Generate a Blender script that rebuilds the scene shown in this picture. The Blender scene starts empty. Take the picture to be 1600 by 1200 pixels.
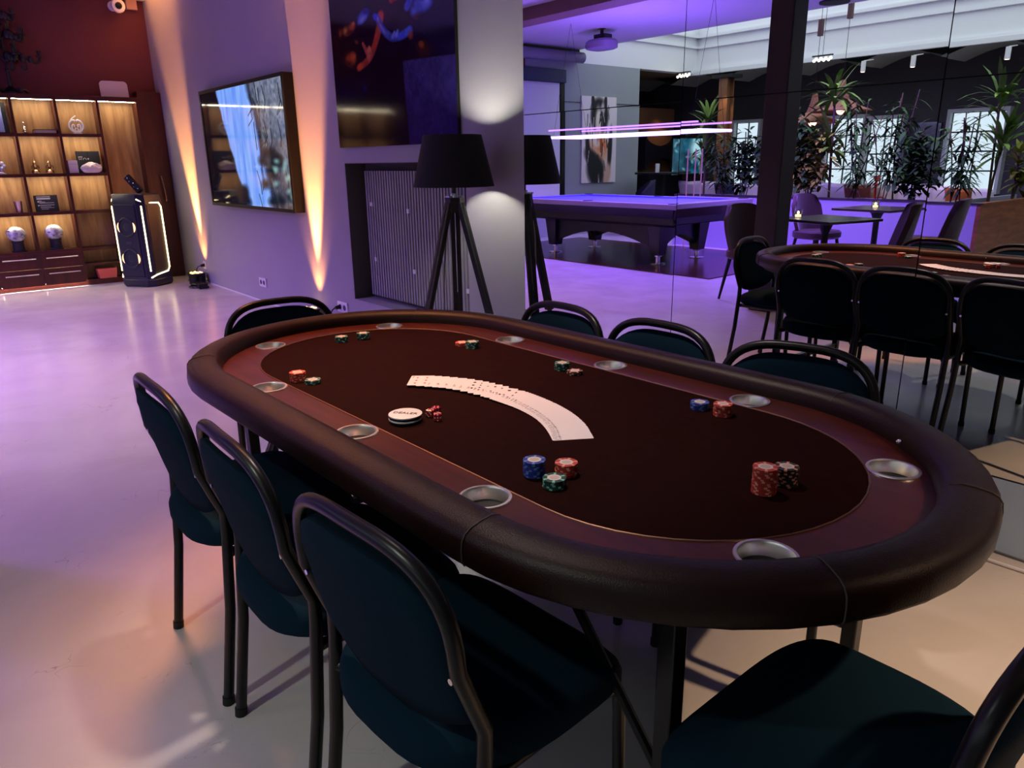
import bpy, bmesh, math, random
import numpy as np
from mathutils import Vector, Matrix
random.seed(7); np.random.seed(7)
scene = bpy.context.scene
COL = scene.collection

# ------------------------------------------------------------------ camera
YAW, PITCH, ROLL, FPX = 0.68751, 0.29452, 0.01476, 1148.9      # fitted to a 1600 x 1200 frame
H, YW = 1.261, 2.61                                            # eye height, distance to the long wall
def cam_axes():
    fw = Vector((-math.cos(YAW)*math.cos(PITCH), math.sin(YAW)*math.cos(PITCH), -math.sin(PITCH)))
    rt = fw.cross(Vector((0, 0, 1))).normalized(); dn = fw.cross(rt)
    c, s = math.cos(ROLL), math.sin(ROLL)
    return c*rt + s*dn, -s*rt + c*dn, fw
RT, DN, FW = cam_axes()
cd = bpy.data.cameras.new('camera'); cam = bpy.data.objects.new('camera', cd); COL.objects.link(cam)
cd.sensor_width = 36; cd.lens = FPX/1600*36; cd.clip_start = .05
mw = Matrix((( RT.x, -DN.x, -FW.x, 0), (RT.y, -DN.y, -FW.y, 0), (RT.z, -DN.z, -FW.z, H), (0, 0, 0, 1)))
cam.matrix_world = mw
scene.camera = cam
def ray(px, py): return RT*((px-800)/FPX) + DN*((py-600)/FPX) + FW
def on_z(px, py, z): d = ray(px, py); return Vector((0, 0, H)) + d*((z-H)/d.z)
def on_y(px, py, y): d = ray(px, py); return Vector((0, 0, H)) + d*(y/d.y)
def on_x(px, py, x): d = ray(px, py); return Vector((0, 0, H)) + d*(x/d.x)

# ------------------------------------------------------------------ world, exposure, lights
def s2l(c): return tuple(((v/12.92) if v <= .04045 else ((v+.055)/1.055)**2.4) for v in c)
def rgb(r, g, b): return s2l((r/255, g/255, b/255))
w = bpy.data.worlds.new('world'); scene.world = w; w.use_nodes = True
w.node_tree.nodes['Background'].inputs[0].default_value = (.30, .33, .40, 1)
w.node_tree.nodes['Background'].inputs[1].default_value = .02
vs = scene.view_settings
vs.view_transform = 'Standard'; vs.look = 'None'; vs.gamma = 1; vs.use_curve_mapping = False
vs.exposure = 0.0
scene.cycles.use_denoising = True
scene.cycles.max_bounces = 9; scene.cycles.glossy_bounces = 6; scene.cycles.diffuse_bounces = 3
scene.cycles.caustics_reflective = False; scene.cycles.caustics_refractive = False
scene.cycles.sample_clamp_indirect = 6
def spot(name, loc, target, power, col, angle=90, blend=.6, size=.06):
    l = bpy.data.lights.new(name, 'SPOT'); l.energy = power; l.color = col
    l.spot_size = math.radians(angle); l.spot_blend = blend; l.shadow_soft_size = size
    o = bpy.data.objects.new(name, l); COL.objects.link(o); o.location = loc
    o.rotation_euler = (Vector(target)-Vector(loc)).to_track_quat('-Z', 'Y').to_euler()
    return o
PURPLE = (.30, .12, 1.0); PINK = (1.0, .50, .52); WARM = (1.0, .66, .42); NEUT = (.93, 1.0, .86); ORANGE = (1.0, .37, .10)
# ceiling fixtures: purple party wash over the pool table, warm and neutral track spots over the poker corner, plus added fills
spot('purple_wash_light', (-6.6, -2.2, 2.9), (-6.6, -1.9, 0), 980, PURPLE, 132, .5, .15)
spot('purple_wash_light', (-5.2, -1.1, 2.9), (-5.5, -1.3, 0), 260, PURPLE, 88, .7, .12)
spot('purple_wash_light', (-5.5, .8, 2.9), (-6.9, 2.6, 1.0), 10, PURPLE, 120, .8, .05)
spot('purple_wash_light', (-4.4, -2.4, 2.9), (-4.6, -4.0, .3), 760, PURPLE, 110, .8, .12)
spot('purple_ceiling_fill', (-6.65, -2.35, 1.75), (-6.65, -2.35, 3), 130, PURPLE, 165, .4, .2)  # added spot without a fixture, brightens the ceiling above the pendant
spot('pink_floor_light', (-4.9, 1.0, 2.9), (-4.3, .7, 0), 110, PINK, 80, .9, .08)  # added spot standing in for orange light bounced off the wall
spot('pink_floor_light', (-7.06, .94, 2.9), (-7.0, .8, 0), 120, PINK, 90, .9, .03)
spot('amber_track_light', (-2.9, .95, 2.9), (-2.0, .9, .7), 320, (1.0, .34, .10), 44, .9, .25)
spot('table_track_light', (-1.75, 1.1, 2.9), (-1.45, 1.09, .7), 130, (1.0, .79, .70), 51, .7, .06)
spot('neutral_track_light', (-1.1, -1.1, 2.9), (-1.1, -.15, 0), 74, NEUT, 66, .8, .05)
spot('warm_track_light', (1.2, 2.0, 2.9), (.36, 1.72, 0), 430, WARM, 54, .7, .05)
spot('warm_track_light', (-2.4, -.9, 2.9), (-2.9, -.2, 0), 14, WARM, 90, .9, .05)
# ------------------------------------------------------------------ mesh helpers
def box(bm, cx, cy, cz, sx, sy, sz, rot=None):
    m = Matrix.Translation((cx, cy, cz)) @ (rot.to_4x4() if rot is not None else Matrix()) @ Matrix.Diagonal((sx, sy, sz, 1))
    return bmesh.ops.create_cube(bm, size=1, matrix=m)['verts']
def bounds(bm, x0, x1, y0, y1, z0, z1): return box(bm, (x0+x1)/2, (y0+y1)/2, (z0+z1)/2, abs(x1-x0), abs(y1-y0), abs(z1-z0))
def loft(bm, rings, closed=True, cap0=True, cap1=True, loop=False):
    R = [[bm.verts.new(p) for p in r] for r in rings]
    n = len(R[0]); k = len(R)
    for i in range(k if loop else k-1):
        a, b = R[i], R[(i+1) % k]
        for j in range(n if closed else n-1):
            q = (a[j], a[(j+1) % n], b[(j+1) % n], b[j])
            try: bm.faces.new(q)
            except ValueError: pass
    if closed and not loop:
        if cap0: bm.faces.new(list(reversed(R[0])))
        if cap1: bm.faces.new(R[-1])
    return R
def cyl(bm, p0, p1, r0, r1=None, n=16):
    p0, p1 = Vector(p0), Vector(p1); r1 = r0 if r1 is None else r1
    q = (p1-p0).to_track_quat('Z', 'Y')
    c = [(math.cos(2*math.pi*i/n), math.sin(2*math.pi*i/n)) for i in range(n)]
    return loft(bm, [[p0+q@Vector((x*r0, y*r0, 0)) for x, y in c], [p1+q@Vector((x*r1, y*r1, 0)) for x, y in c]])
def tube(bm, pts, r, n=10, closed=False):
    pts = [Vector(p) for p in pts]; k = len(pts); rings = []
    up = None
    for i in range(k):
        if closed: t = pts[(i+1) % k]-pts[i-1]
        else: t = pts[min(i+1, k-1)]-pts[max(i-1, 0)]
        t.normalize()
        if up is None:
            up = Vector((0, 0, 1)) if abs(t.z) < .9 else Vector((1, 0, 0))
        u = (up - t*up.dot(t)).normalized(); v = t.cross(u); up = u
        rr = r[i] if isinstance(r, (list, tuple)) else r
        rings.append([pts[i]+(u*math.cos(a)+v*math.sin(a))*rr for a in [2*math.pi*j/n for j in range(n)]])
    return loft(bm, rings, loop=closed)
def lathe(bm, prof, n=24, c=(0, 0, 0), cap0=True, cap1=True):
    return loft(bm, [[(c[0]+r*math.cos(2*math.pi*j/n), c[1]+r*math.sin(2*math.pi*j/n), c[2]+z) for j in range(n)] for r, z in prof], cap0=cap0, cap1=cap1)
def ball(bm, c, r, sz=1, n=14):
    pr = [(max(1e-4, r*math.sin(math.pi*i/n)), -r*sz*math.cos(math.pi*i/n)) for i in range(1, n)]
    return lathe(bm, pr, n*2, c)
def smooth_pts(pts, it=2):
    for _ in range(it):
        q = [pts[0]]
        for a, b in zip(pts, pts[1:]):
            a, b = Vector(a), Vector(b); q += [a*.75+b*.25, a*.25+b*.75]
        q.append(pts[-1]); pts = q
    return pts
def obj(name, bm, mat, parent=None, smooth=True, loc=None, bevel=0, recalc=True):
    if recalc: bmesh.ops.recalc_face_normals(bm, faces=bm.faces)
    me = bpy.data.meshes.new(name); bm.to_mesh(me); bm.free()
    for m in (mat if isinstance(mat, (list, tuple)) else [mat]): me.materials.append(m)
    o = bpy.data.objects.new(name, me); COL.objects.link(o)
    if parent is not None: o.parent = parent
    if loc is not None: o.location = loc
    if smooth:
        me.polygons.foreach_set('use_smooth', [True]*len(me.polygons))
        me.set_sharp_from_angle(angle=math.radians(38))
    if bevel:
        b = o.modifiers.new('bevel', 'BEVEL'); b.width = bevel; b.segments = 2; b.limit_method = 'ANGLE'
        b.angle_limit = math.radians(40)
    return o
def B(): return bmesh.new()
def tag(o, label, cat=None, group=None, kind=None):
    o['label'] = label
    if cat: o['category'] = cat
    if group: o['group'] = group
    if kind: o['kind'] = kind
    return o
def thing(name, label, cat, loc=(0, 0, 0), rz=0, group=None):
    o = bpy.data.objects.new(name, None); COL.objects.link(o); o.empty_display_size = .05
    o.location = loc; o.rotation_euler = (0, 0, rz)
    return tag(o, label, cat, group)
def struct(name, bm, mat, label, bevel=0):
    o = obj(name, bm, mat, None, False, bevel=bevel); o['kind'] = 'structure'; o['label'] = label; return o
def copy_tree(o, parent=None):
    c = o.copy(); COL.objects.link(c); c.parent = parent
    for ch in list(o.children): copy_tree(ch, c)
    return c
def text_mesh(txt, size, extrude=.0004):
    cu = bpy.data.curves.new('lettering', 'FONT'); cu.body = txt; cu.size = size; cu.extrude = extrude
    cu.align_x = 'CENTER'; cu.align_y = 'CENTER'; cu.resolution_u = 2
    t = bpy.data.objects.new('lettering', cu); COL.objects.link(t)
    dg = bpy.context.evaluated_depsgraph_get(); dg.update()
    me = bpy.data.meshes.new_from_object(t.evaluated_get(dg))
    bpy.data.objects.remove(t); bpy.data.curves.remove(cu)
    return me
def text_obj(name, txt, size, mat, parent, loc, rot=(0, 0, 0), extrude=.0004):
    me = text_mesh(txt, size, extrude); me.materials.clear(); me.materials.append(mat)
    o = bpy.data.objects.new(name, me); COL.objects.link(o); o.parent = parent; o.location = loc; o.rotation_euler = rot
    return o

# ------------------------------------------------------------------ materials
MATS = {}
def mat(name, col, rough=.5, metal=0, spec=.5, noise=0, nscale=8, bump=0, bscale=60, emit=None, estr=0, coat=0, trans=0, sheen=0, stretch=None, col2=None, alpha=1):
    if name in MATS: return MATS[name]
    m = bpy.data.materials.new(name); m.use_nodes = True; MATS[name] = m
    nt = m.node_tree; b = nt.nodes['Principled BSDF']
    def set_(k, v):
        if k in b.inputs: b.inputs[k].default_value = v
    set_('Base Color', (*col, 1)); set_('Roughness', rough); set_('Metallic', metal); set_('Specular IOR Level', spec)
    if coat: set_('Coat Weight', coat); set_('Coat Roughness', .12)
    if trans: set_('Transmission Weight', trans)
    if sheen: set_('Sheen Weight', sheen); set_('Sheen Roughness', .5)
    if emit: set_('Emission Color', (*emit, 1)); set_('Emission Strength', estr)
    tc = None
    if noise or bump:
        tc = nt.nodes.new('ShaderNodeTexCoord'); mp = nt.nodes.new('ShaderNodeMapping')
        nt.links.new(tc.outputs['Object'], mp.inputs[0])
        if stretch: mp.inputs['Scale'].default_value = stretch
    if noise:
        n = nt.nodes.new('ShaderNodeTexNoise'); n.inputs['Scale'].default_value = nscale; n.inputs['Detail'].default_value = 5
        nt.links.new(mp.outputs[0], n.inputs['Vector'])
        r = nt.nodes.new('ShaderNodeValToRGB')
        c2 = col2 if col2 else tuple(max(0, v*(1-noise)) for v in col)
        r.color_ramp.elements[0].position = .32; r.color_ramp.elements[0].color = (*c2, 1)
        r.color_ramp.elements[1].position = .68; r.color_ramp.elements[1].color = (*col, 1)
        nt.links.new(n.outputs['Fac'], r.inputs[0]); nt.links.new(r.outputs[0], b.inputs['Base Color'])
    if bump:
        n2 = nt.nodes.new('ShaderNodeTexNoise'); n2.inputs['Scale'].default_value = bscale; n2.inputs['Detail'].default_value = 3
        nt.links.new(mp.outputs[0], n2.inputs['Vector'])
        bp = nt.nodes.new('ShaderNodeBump'); bp.inputs['Strength'].default_value = bump; bp.inputs['Distance'].default_value = .002
        nt.links.new(n2.outputs['Fac'], bp.inputs['Height']); nt.links.new(bp.outputs[0], b.inputs['Normal'])
    return m
def emat(name, col, strength):
    if name in MATS: return MATS[name]
    m = bpy.data.materials.new(name); m.use_nodes = True; MATS[name] = m; nt = m.node_tree
    nt.nodes.remove(nt.nodes['Principled BSDF']); e = nt.nodes.new('ShaderNodeEmission')
    e.inputs[0].default_value = (*col, 1); e.inputs[1].default_value = strength
    nt.links.new(e.outputs[0], nt.nodes['Material Output'].inputs[0]); return m
def wood(name, c1, c2, rough=.4, scale=(1, 1, 1), ns=4, coat=0, spec=.5):
    if name in MATS: return MATS[name]
    m = mat(name, c1, rough, coat=coat, spec=spec); nt = m.node_tree; b = nt.nodes['Principled BSDF']
    tc = nt.nodes.new('ShaderNodeTexCoord'); mp = nt.nodes.new('ShaderNodeMapping'); mp.inputs['Scale'].default_value = scale
    nt.links.new(tc.outputs['Object'], mp.inputs[0])
    n = nt.nodes.new('ShaderNodeTexNoise'); n.inputs['Scale'].default_value = ns; n.inputs['Detail'].default_value = 8; n.inputs['Distortion'].default_value = .6
    nt.links.new(mp.outputs[0], n.inputs['Vector'])
    r = nt.nodes.new('ShaderNodeValToRGB'); r.color_ramp.elements[0].position = .3; r.color_ramp.elements[1].position = .72
    r.color_ramp.elements[0].color = (*c2, 1); r.color_ramp.elements[1].color = (*c1, 1)
    nt.links.new(n.outputs['Fac'], r.inputs[0]); nt.links.new(r.outputs[0], b.inputs['Base Color'])
    return m
def attr_mat(name, rough, emit=0, coat=0, spec=.5):
    m = mat(name, (.5, .5, .5), rough, coat=coat, spec=spec); nt = m.node_tree; b = nt.nodes['Principled BSDF']
    a = nt.nodes.new('ShaderNodeVertexColor'); a.layer_name = 'print'
    nt.links.new(a.outputs[0], b.inputs['Base Color'])
    if emit:
        b.inputs['Base Color'].default_value = (.01, .01, .01, 1); nt.links.remove(b.inputs['Base Color'].links[0])
        nt.links.new(a.outputs[0], b.inputs['Emission Color']); b.inputs['Emission Strength'].default_value = emit
    return m
class Canvas:                       # a flat print: colours laid out on a fine grid of the printed surface
    def __init__(s, w, h, base): s.w, s.h = w, h; s.a = np.zeros((h, w, 3)); s.a[:] = base; s.Y, s.X = np.mgrid[0:h, 0:w]; s.X = (s.X+.5)/w; s.Y = (s.Y+.5)/h
    def mixm(s, m, c): m = np.clip(m, 0, 1)[..., None]; s.a = s.a*(1-m)+np.array(c)*m
    def ell(s, x, y, rx, ry, c, ang=0, soft=.25, op=1):
        ca, sa = math.cos(ang), math.sin(ang); dx, dy = s.X-x, (s.Y-y)
        u, v = (dx*ca+dy*sa)/rx, (-dx*sa+dy*ca)/ry; d = np.sqrt(u*u+v*v)
        s.mixm((1+soft-d)/(2*soft)*op if soft else (d < 1)*op, c)
    def line(s, pts, wd, c, soft=.3, op=1):
        for (x0, y0), (x1, y1) in zip(pts, pts[1:]):
            L = max(1e-9, (x1-x0)**2+(y1-y0)**2); t = np.clip(((s.X-x0)*(x1-x0)+(s.Y-y0)*(y1-y0))/L, 0, 1)
            d = np.hypot(s.X-x0-t*(x1-x0), s.Y-y0-t*(y1-y0))/wd; s.mixm((1+soft-d)/(2*soft)*op, c)
    def rect(s, x0, x1, y0, y1, c, op=1): s.mixm(((s.X >= x0)*(s.X <= x1)*(s.Y >= y0)*(s.Y <= y1))*op, c)
    def noise(s, fx, fy, seed=0, oct=4):
        rs = np.random.RandomState(seed); out = np.zeros((s.h, s.w)); amp = 1
        for o in range(oct):
            g = rs.rand(int(fy)+3, int(fx)+3); x = s.X*fx; y = s.Y*fy; i, j = x.astype(int), y.astype(int); u, v = x-i, y-j
            u = u*u*(3-2*u); v = v*v*(3-2*v)
            out += amp*(g[j, i]*(1-u)*(1-v)+g[j, i+1]*u*(1-v)+g[j+1, i]*(1-u)*v+g[j+1, i+1]*u*v); amp *= .5; fx *= 2; fy *= 2
        return out/2
    def build(s, name, m, parent, tl, du, dv):      # tl corner, du across, dv down (vectors of the whole picture)
        tl, du, dv = np.array(tl, float), np.array(du, float), np.array(dv, float)
        u = np.linspace(0, 1, s.w+1); v = np.linspace(0, 1, s.h+1)
        P = tl+u[None, :, None]*du+v[:, None, None]*dv
        pad = np.pad(s.a, ((0, 1), (0, 1), (0, 0)), 'edge')
        c = np.where(pad <= .04045, pad/12.92, ((np.clip(pad, 0, None)+.055)/1.055)**2.4)
        W = s.w+1; idx = np.arange(s.h*W).reshape(s.h, W)[:, :-1].ravel()
        F = np.stack([idx, idx+1, idx+W+1, idx+W], 1)[:, ::-1]
        me = bpy.data.meshes.new(name); me.from_pydata(P.reshape(-1, 3).tolist(), [], F.tolist())
        at = me.color_attributes.new('print', 'FLOAT_COLOR', 'POINT')
        at.data.foreach_set('color', np.concatenate([c.reshape(-1, 3), np.ones((c.shape[0]*c.shape[1], 1))], 1).ravel().astype(np.float32))
        me.materials.append(m); o = bpy.data.objects.new(name, me); COL.objects.link(o); o.parent = parent; return o

M_black = mat('black_metal', rgb(11, 11, 12), .33, 0, .4)
M_blackm = mat('black_matt', rgb(16, 16, 18), .7)
M_chrome = mat('chrome', (.8, .8, .8), .12, 1)
M_steel = mat('brushed_steel', (.90, .87, .78), .33, 1)
M_white = mat('white_plastic', rgb(225, 225, 225), .4)
M_wall = mat('wall_paint', rgb(164, 162, 166), .75, noise=.04, nscale=3, bump=.08, bscale=30)
M_greywall = mat('grey_wall_paint', rgb(150, 158, 160), .8)
M_redwall = mat('oxblood_wall_paint', rgb(112, 52, 52), .75, noise=.1, nscale=2)
M_dark = mat('dark_wall_paint', rgb(58, 56, 60), .8)
M_ceil = mat('ceiling_paint', rgb(200, 200, 205), .8)
M_plaster = mat('white_plaster', rgb(225, 228, 230), .8)
M_daylight = emat('daylit_skylight_glass', (.86, .95, 1.0), 1.8)
M_window = emat('daylit_window_glass', (.74, .90, 1.0), 1.15)
M_mirror = mat('mirror_glass', (.80, .81, .83), .0, 1)
M_leather = mat('black_leather', rgb(34, 14, 7), .40, spec=.27, bump=.35, bscale=420)
M_fabric = mat('navy_fabric', rgb(9, 33, 47), .9, spec=.08, bump=.3, bscale=500)
M_felt = mat('dark_speed_cloth', rgb(33, 7, 5), .8, spec=.05, noise=.25, nscale=30, bump=.25, bscale=300)
M_race = wood('mahogany_racetrack', rgb(84, 30, 17), rgb(54, 17, 10), .36, (1.2, 14, 1), 3, coat=.08, spec=.35)
M_walnut = wood('oak_back_panel', rgb(190, 148, 100), rgb(140, 98, 60), .5, (6, 6, .8), 3)
M_mahog = wood('mahogany_cabinet', rgb(84, 28, 18), rgb(56, 18, 12), .35, (4, 4, .7), 3)
def floor_mat():
    m = mat('pale_epoxy_floor', rgb(196, 190, 186), .2); nt = m.node_tree; b = nt.nodes['Principled BSDF']
    tc = nt.nodes.new('ShaderNodeTexCoord')
    def nz(scale, det, dist=0, mp=None):
        n = nt.nodes.new('ShaderNodeTexNoise'); n.inputs['Scale'].default_value = scale; n.inputs['Detail'].default_value = det; n.inputs['Distortion'].default_value = dist
        nt.links.new(tc.outputs['Object'], n.inputs['Vector']); return n
    def ramp(n, p0, c0, p1, c1):
        r = nt.nodes.new('ShaderNodeValToRGB'); r.color_ramp.elements[0].position = p0; r.color_ramp.elements[1].position = p1
        r.color_ramp.elements[0].color = (*c0, 1); r.color_ramp.elements[1].color = (*c1, 1); nt.links.new(n.outputs['Fac'], r.inputs[0]); return r
    base = ramp(nz(1.6, 6, .8), .35, rgb(189, 183, 178), .65, rgb(201, 196, 191))
    sc = ramp(nz(3.6, 2, 2.2), .4975, (1, 1, 1), .5025, (0, 0, 0))       # hairline scuffs: the zero crossing of a noise
    sc.color_ramp.elements[0].color = (0, 0, 0, 1); e = sc.color_ramp.elements.new(.5); e.color = (1, 1, 1, 1)
    msk = ramp(nz(2.3, 3), .55, (0, 0, 0), .68, (1, 1, 1))
    mul = nt.nodes.new('ShaderNodeMath'); mul.operation = 'MULTIPLY'; nt.links.new(sc.outputs[0], mul.inputs[0]); nt.links.new(msk.outputs[0], mul.inputs[1])
    mx = nt.nodes.new('ShaderNodeMix'); mx.data_type = 'RGBA'; nt.links.new(mul.outputs[0], mx.inputs[0]); nt.links.new(base.outputs[0], mx.inputs[6])
    mx.inputs[7].default_value = (*rgb(128, 119, 113), 1); nt.links.new(mx.outputs[2], b.inputs['Base Color'])
    rr = ramp(nz(5, 5), .3, (.20,)*3, .7, (.27,)*3); nt.links.new(rr.outputs[0], b.inputs['Roughness'])
    bp = nt.nodes.new('ShaderNodeBump'); bp.inputs['Strength'].default_value = .06; bp.inputs['Distance'].default_value = .004
    nt.links.new(nz(26, 4).outputs['Fac'], bp.inputs['Height']); nt.links.new(bp.outputs[0], b.inputs['Normal'])
    return m
M_floor = floor_mat()
# ------------------------------------------------------------------ the room
ZC = 3.0; XL = -9.5
bm = B(); bounds(bm, -13.2, 4.2, -9.2, 3.0, -.1, 0); struct('floor', bm, M_floor, 'pale glossy poured floor with hairline scuffs')
NX0, NX1, NZ0, NZ1, ND = -5.05, -3.57, .272, 1.262, .12
bm = B()
bounds(bm, XL-.2, NX0, YW, YW+.3, 0, ZC); bounds(bm, NX1, 4.2, YW, YW+.3, 0, ZC)
bounds(bm, NX0, NX1, YW, YW+.3, 0, NZ0); bounds(bm, NX0, NX1, YW, YW+.3, NZ1, ZC); bounds(bm, NX0, NX1, YW+ND+.05, YW+.3, NZ0, NZ1)
wall_back = struct('wall_back', bm, M_wall, 'long pale wall with a recessed radiator niche')
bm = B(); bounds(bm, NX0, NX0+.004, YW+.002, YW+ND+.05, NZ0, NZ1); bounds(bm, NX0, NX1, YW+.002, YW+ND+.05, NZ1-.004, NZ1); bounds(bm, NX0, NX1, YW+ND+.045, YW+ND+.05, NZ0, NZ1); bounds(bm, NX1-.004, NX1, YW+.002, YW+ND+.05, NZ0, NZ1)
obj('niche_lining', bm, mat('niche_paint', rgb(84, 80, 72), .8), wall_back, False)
bm = B(); bounds(bm, XL-.2, XL, -3.0, YW, 0, ZC); struct('wall_left', bm, M_redwall, 'dark red painted wall above the bookcase')
bm = B(); bounds(bm, XL-.2, XL, -5.72, -3.0, 0, 2.8); struct('wall_left_rear', bm, M_greywall, 'grey wall with the large portrait, seen in the mirror')
bm = B(); bounds(bm, -13.2, -12.2, -9.2, -5.0, 0, ZC); bounds(bm, -12.2, XL-.2, -5.52, -5.3, 0, ZC); struct('wall_alcove', bm, M_dark, 'dark wall at the back of the bar alcove')
bm = B(); bounds(bm, -13.2, 4.2, -9.2, -8.6, 0, 3.3); struct('wall_rear', bm, M_dark, 'charcoal rear wall with tall windows, seen in the mirror')
bm = B(); bounds(bm, 4.0, 4.2, -8.6, YW, 0, 3.9); struct('wall_right', bm, M_wall, 'pale wall behind the photographer')
bm = B(); bounds(bm, XL, 4.0, -4.2, YW, ZC, ZC+.15); struct('ceiling', bm, M_ceil, 'flat pale ceiling washed purple, seen in the mirror')
# skylight well
bm = B(); bounds(bm, XL-.2, XL, -7.7, -4.2, 2.8, 4.0); bounds(bm, XL-.2, 4.0, -7.65, -7.4, 2.88, 4.0); bounds(bm, XL, 4.0, -4.2, -4.05, ZC+.15, 4.0)
bounds(bm, XL, XL+.05, -7.4, -4.2, 3.24, 3.29); bounds(bm, XL, 4.0, -7.4, -7.35, 3.24, 3.29); bounds(bm, XL, XL+.08, -7.4, -4.2, 3.42, 3.47); bounds(bm, XL, 4.0, -7.4, -7.32, 3.42, 3.47)
struct('ceiling_skylight_well', bm, M_plaster, 'white plastered sides of the skylight well')
bm = B(); bounds(bm, XL-.2, 4.0, -7.7, -4.05, 4.0, 4.03); struct('window_skylight', bm, M_daylight, 'bright skylight glazing over the lounge')
bm = B(); bounds(bm, XL-.2, 4.0, -7.75, -7.32, 2.84, 2.88); bounds(bm, XL-.2, 4.0, -7.36, -7.28, 2.77, 2.84); struct('trim_skylight_beam', bm, M_plaster, 'white steel edge beam under the skylight')
# shallow brick-vault ceiling beyond the beam
bm = B(); prof = []
for k in range(-6, 9):
    for j in range(8):
        x = -6.5+1.3*(k+j/8); prof.append((x, 2.69+.17*math.sin(math.pi*j/8)))
loft(bm, [[(x, -7.72, z) for x, z in prof], [(x, -8.65, z) for x, z in prof]], closed=False)
struct('ceiling_vaults', bm, mat('vault_paint', rgb(150, 146, 140), .8), 'shallow vaulted ceiling over the window side')
bm = B(); bounds(bm, -12.4, XL-.2, -8.6, -5.3, 2.85, 2.9); struct('ceiling_alcove', bm, mat('alcove_ceiling', rgb(120, 96, 74), .7), 'low brown ceiling over the bar alcove')
bm = B(); bounds(bm, XL, 4.0, -1.45, -1.15, 2.86, ZC); struct('trim_ceiling_beam', bm, mat('beam_wood', rgb(120, 90, 88), .7), 'boxed beam crossing the ceiling')
bm = B(); bounds(bm, XL, -3.04, YW-.008, YW, 0, .012); bounds(bm, -3.03, 4.0, YW-.008, YW, 0, .012); struct('baseboard_back', bm, M_white, 'thin white sealing strip along the wall foot')
bm = B(); bounds(bm, -3.03, 4.0, YW-.02, YW, .012, .258); struct('trim_mirror_base', bm, mat('blue_grey_paint', rgb(190, 218, 236), .6), 'blue grey painted board below the mirror panels')
# parquet patch under the pool table
bm = B(); bounds(bm, -9.0, -4.75, -3.75, -1.5, 0, .012); struct('floor_parquet', bm, wood('dark_parquet', rgb(92, 58, 44), rgb(60, 36, 28), .22, (1, 9, 1), 3), 'dark wooden floor panel under the pool table')

# ------------------------------------------------------------------ mirror wall
mir = thing('mirror_wall', 'frameless wall of large square mirror panels beside the floor lamp', 'mirror', (-3.03, YW, 0))
bm = B(); bounds(bm, 0, 6.0, -.012, 0, .262, 2.99); obj('backing_board', bm, M_blackm, mir, False)
zs = [.262, 1.484, 2.706, 2.99]
tilts = {0: .0, 1: .0009, 2: -.0004, 3: .0005, 4: 0, 5: 0}
for c in range(6):
    for r in range(3):
        bm = B(); wd, ht = .996, zs[r+1]-zs[r]-.004
        box(bm, 0, 0, 0, wd, .005, ht)
        o = obj('mirror_panel', bm, M_mirror, mir, False, (c+.5, -.018, (zs[r]+zs[r+1])/2))
        o.rotation_euler = (tilts[c]*.8+(.0008 if r == 1 and c == 0 else 0), 0, tilts[c]+(.0006 if r == 1 else 0))

# ------------------------------------------------------------------ wall fittings
bm = B(); bounds(bm, NX0+.05, NX1-.002, YW+ND, YW+ND+.04, NZ0+.03, NZ1-.05)
rad = thing('radiator', 'ribbed grey panel radiator recessed in the wall niche behind the lamp', 'radiator', ((NX0+NX1)/2, YW+ND, NZ0))
hw = (NX1-NX0)/2
bm2 = B(); bounds(bm2, -hw+.08, hw-.006, .012, .03, .03, NZ1-NZ0-.05); obj('panel', bm2, mat('radiator_panel', rgb(34, 34, 36), .7), rad, False); bm.free()
bm2 = B(); nr = 40; x0 = -hw+.085; st = (2*hw-.1)/nr
for i in range(nr): bounds(bm2, x0+i*st, x0+i*st+st*.58, -.012, .012, .035, NZ1-NZ0-.055)
o = obj('ribs', bm2, mat('radiator_enamel', rgb(150, 150, 150), .5), rad, False); o['kind'] = 'stuff'
for u, v in ((.06, .71), (.42, .68), (.07, .31), (.45, .27), (.90, .21), (.9, .72)):
    bm2 = B(); box(bm2, x0+u*(2*hw-.1), -.016, v*(NZ1-NZ0), .03, .012, .03); obj('clip', bm2, M_white, rad, False, bevel=.003)
def socket(px, py, n, label, plug=False):
    P = on_y(px, py, YW); t = thing('wall_socket', label, 'socket', (P.x, YW-.002, P.z))
    bm = B(); box(bm, 0, -.004, 0, .082*n, .012, .085); obj('plate', bm, M_white, t, False, bevel=.003)
    for i in range(n):
        bm = B(); cyl(bm, ((i-(n-1)/2)*.072, -.008, 0), ((i-(n-1)/2)*.072, -.0115, 0), .022, n=16); obj('outlet', bm, mat('socket_shadow', rgb(70, 66, 70), .6), t)
    if plug:
        bm = B(); cyl(bm, (-.036*(n-1), -.012, 0), (-.036*(n-1), -.05, -.004), .018, .014); tube(bm, smooth_pts([(-.036*(n-1), -.05, 0), (-.06, -.08, -.03), (-.12, -.07, -.12), (-.2, -.08, -P.z+.012), (-.3, -.12, -P.z+.008)]), .005, 8); obj('plug_and_cord', bm, M_black, t)
    return t
socket(537, 480, 2, 'double white wall socket with black plug just left of the radiator niche', True)
socket(412, 441, 2, 'double white wall socket low on the wall under the television')
socket(321, 414, 1, 'white wall socket with cords above the corner uplight', True)
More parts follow.
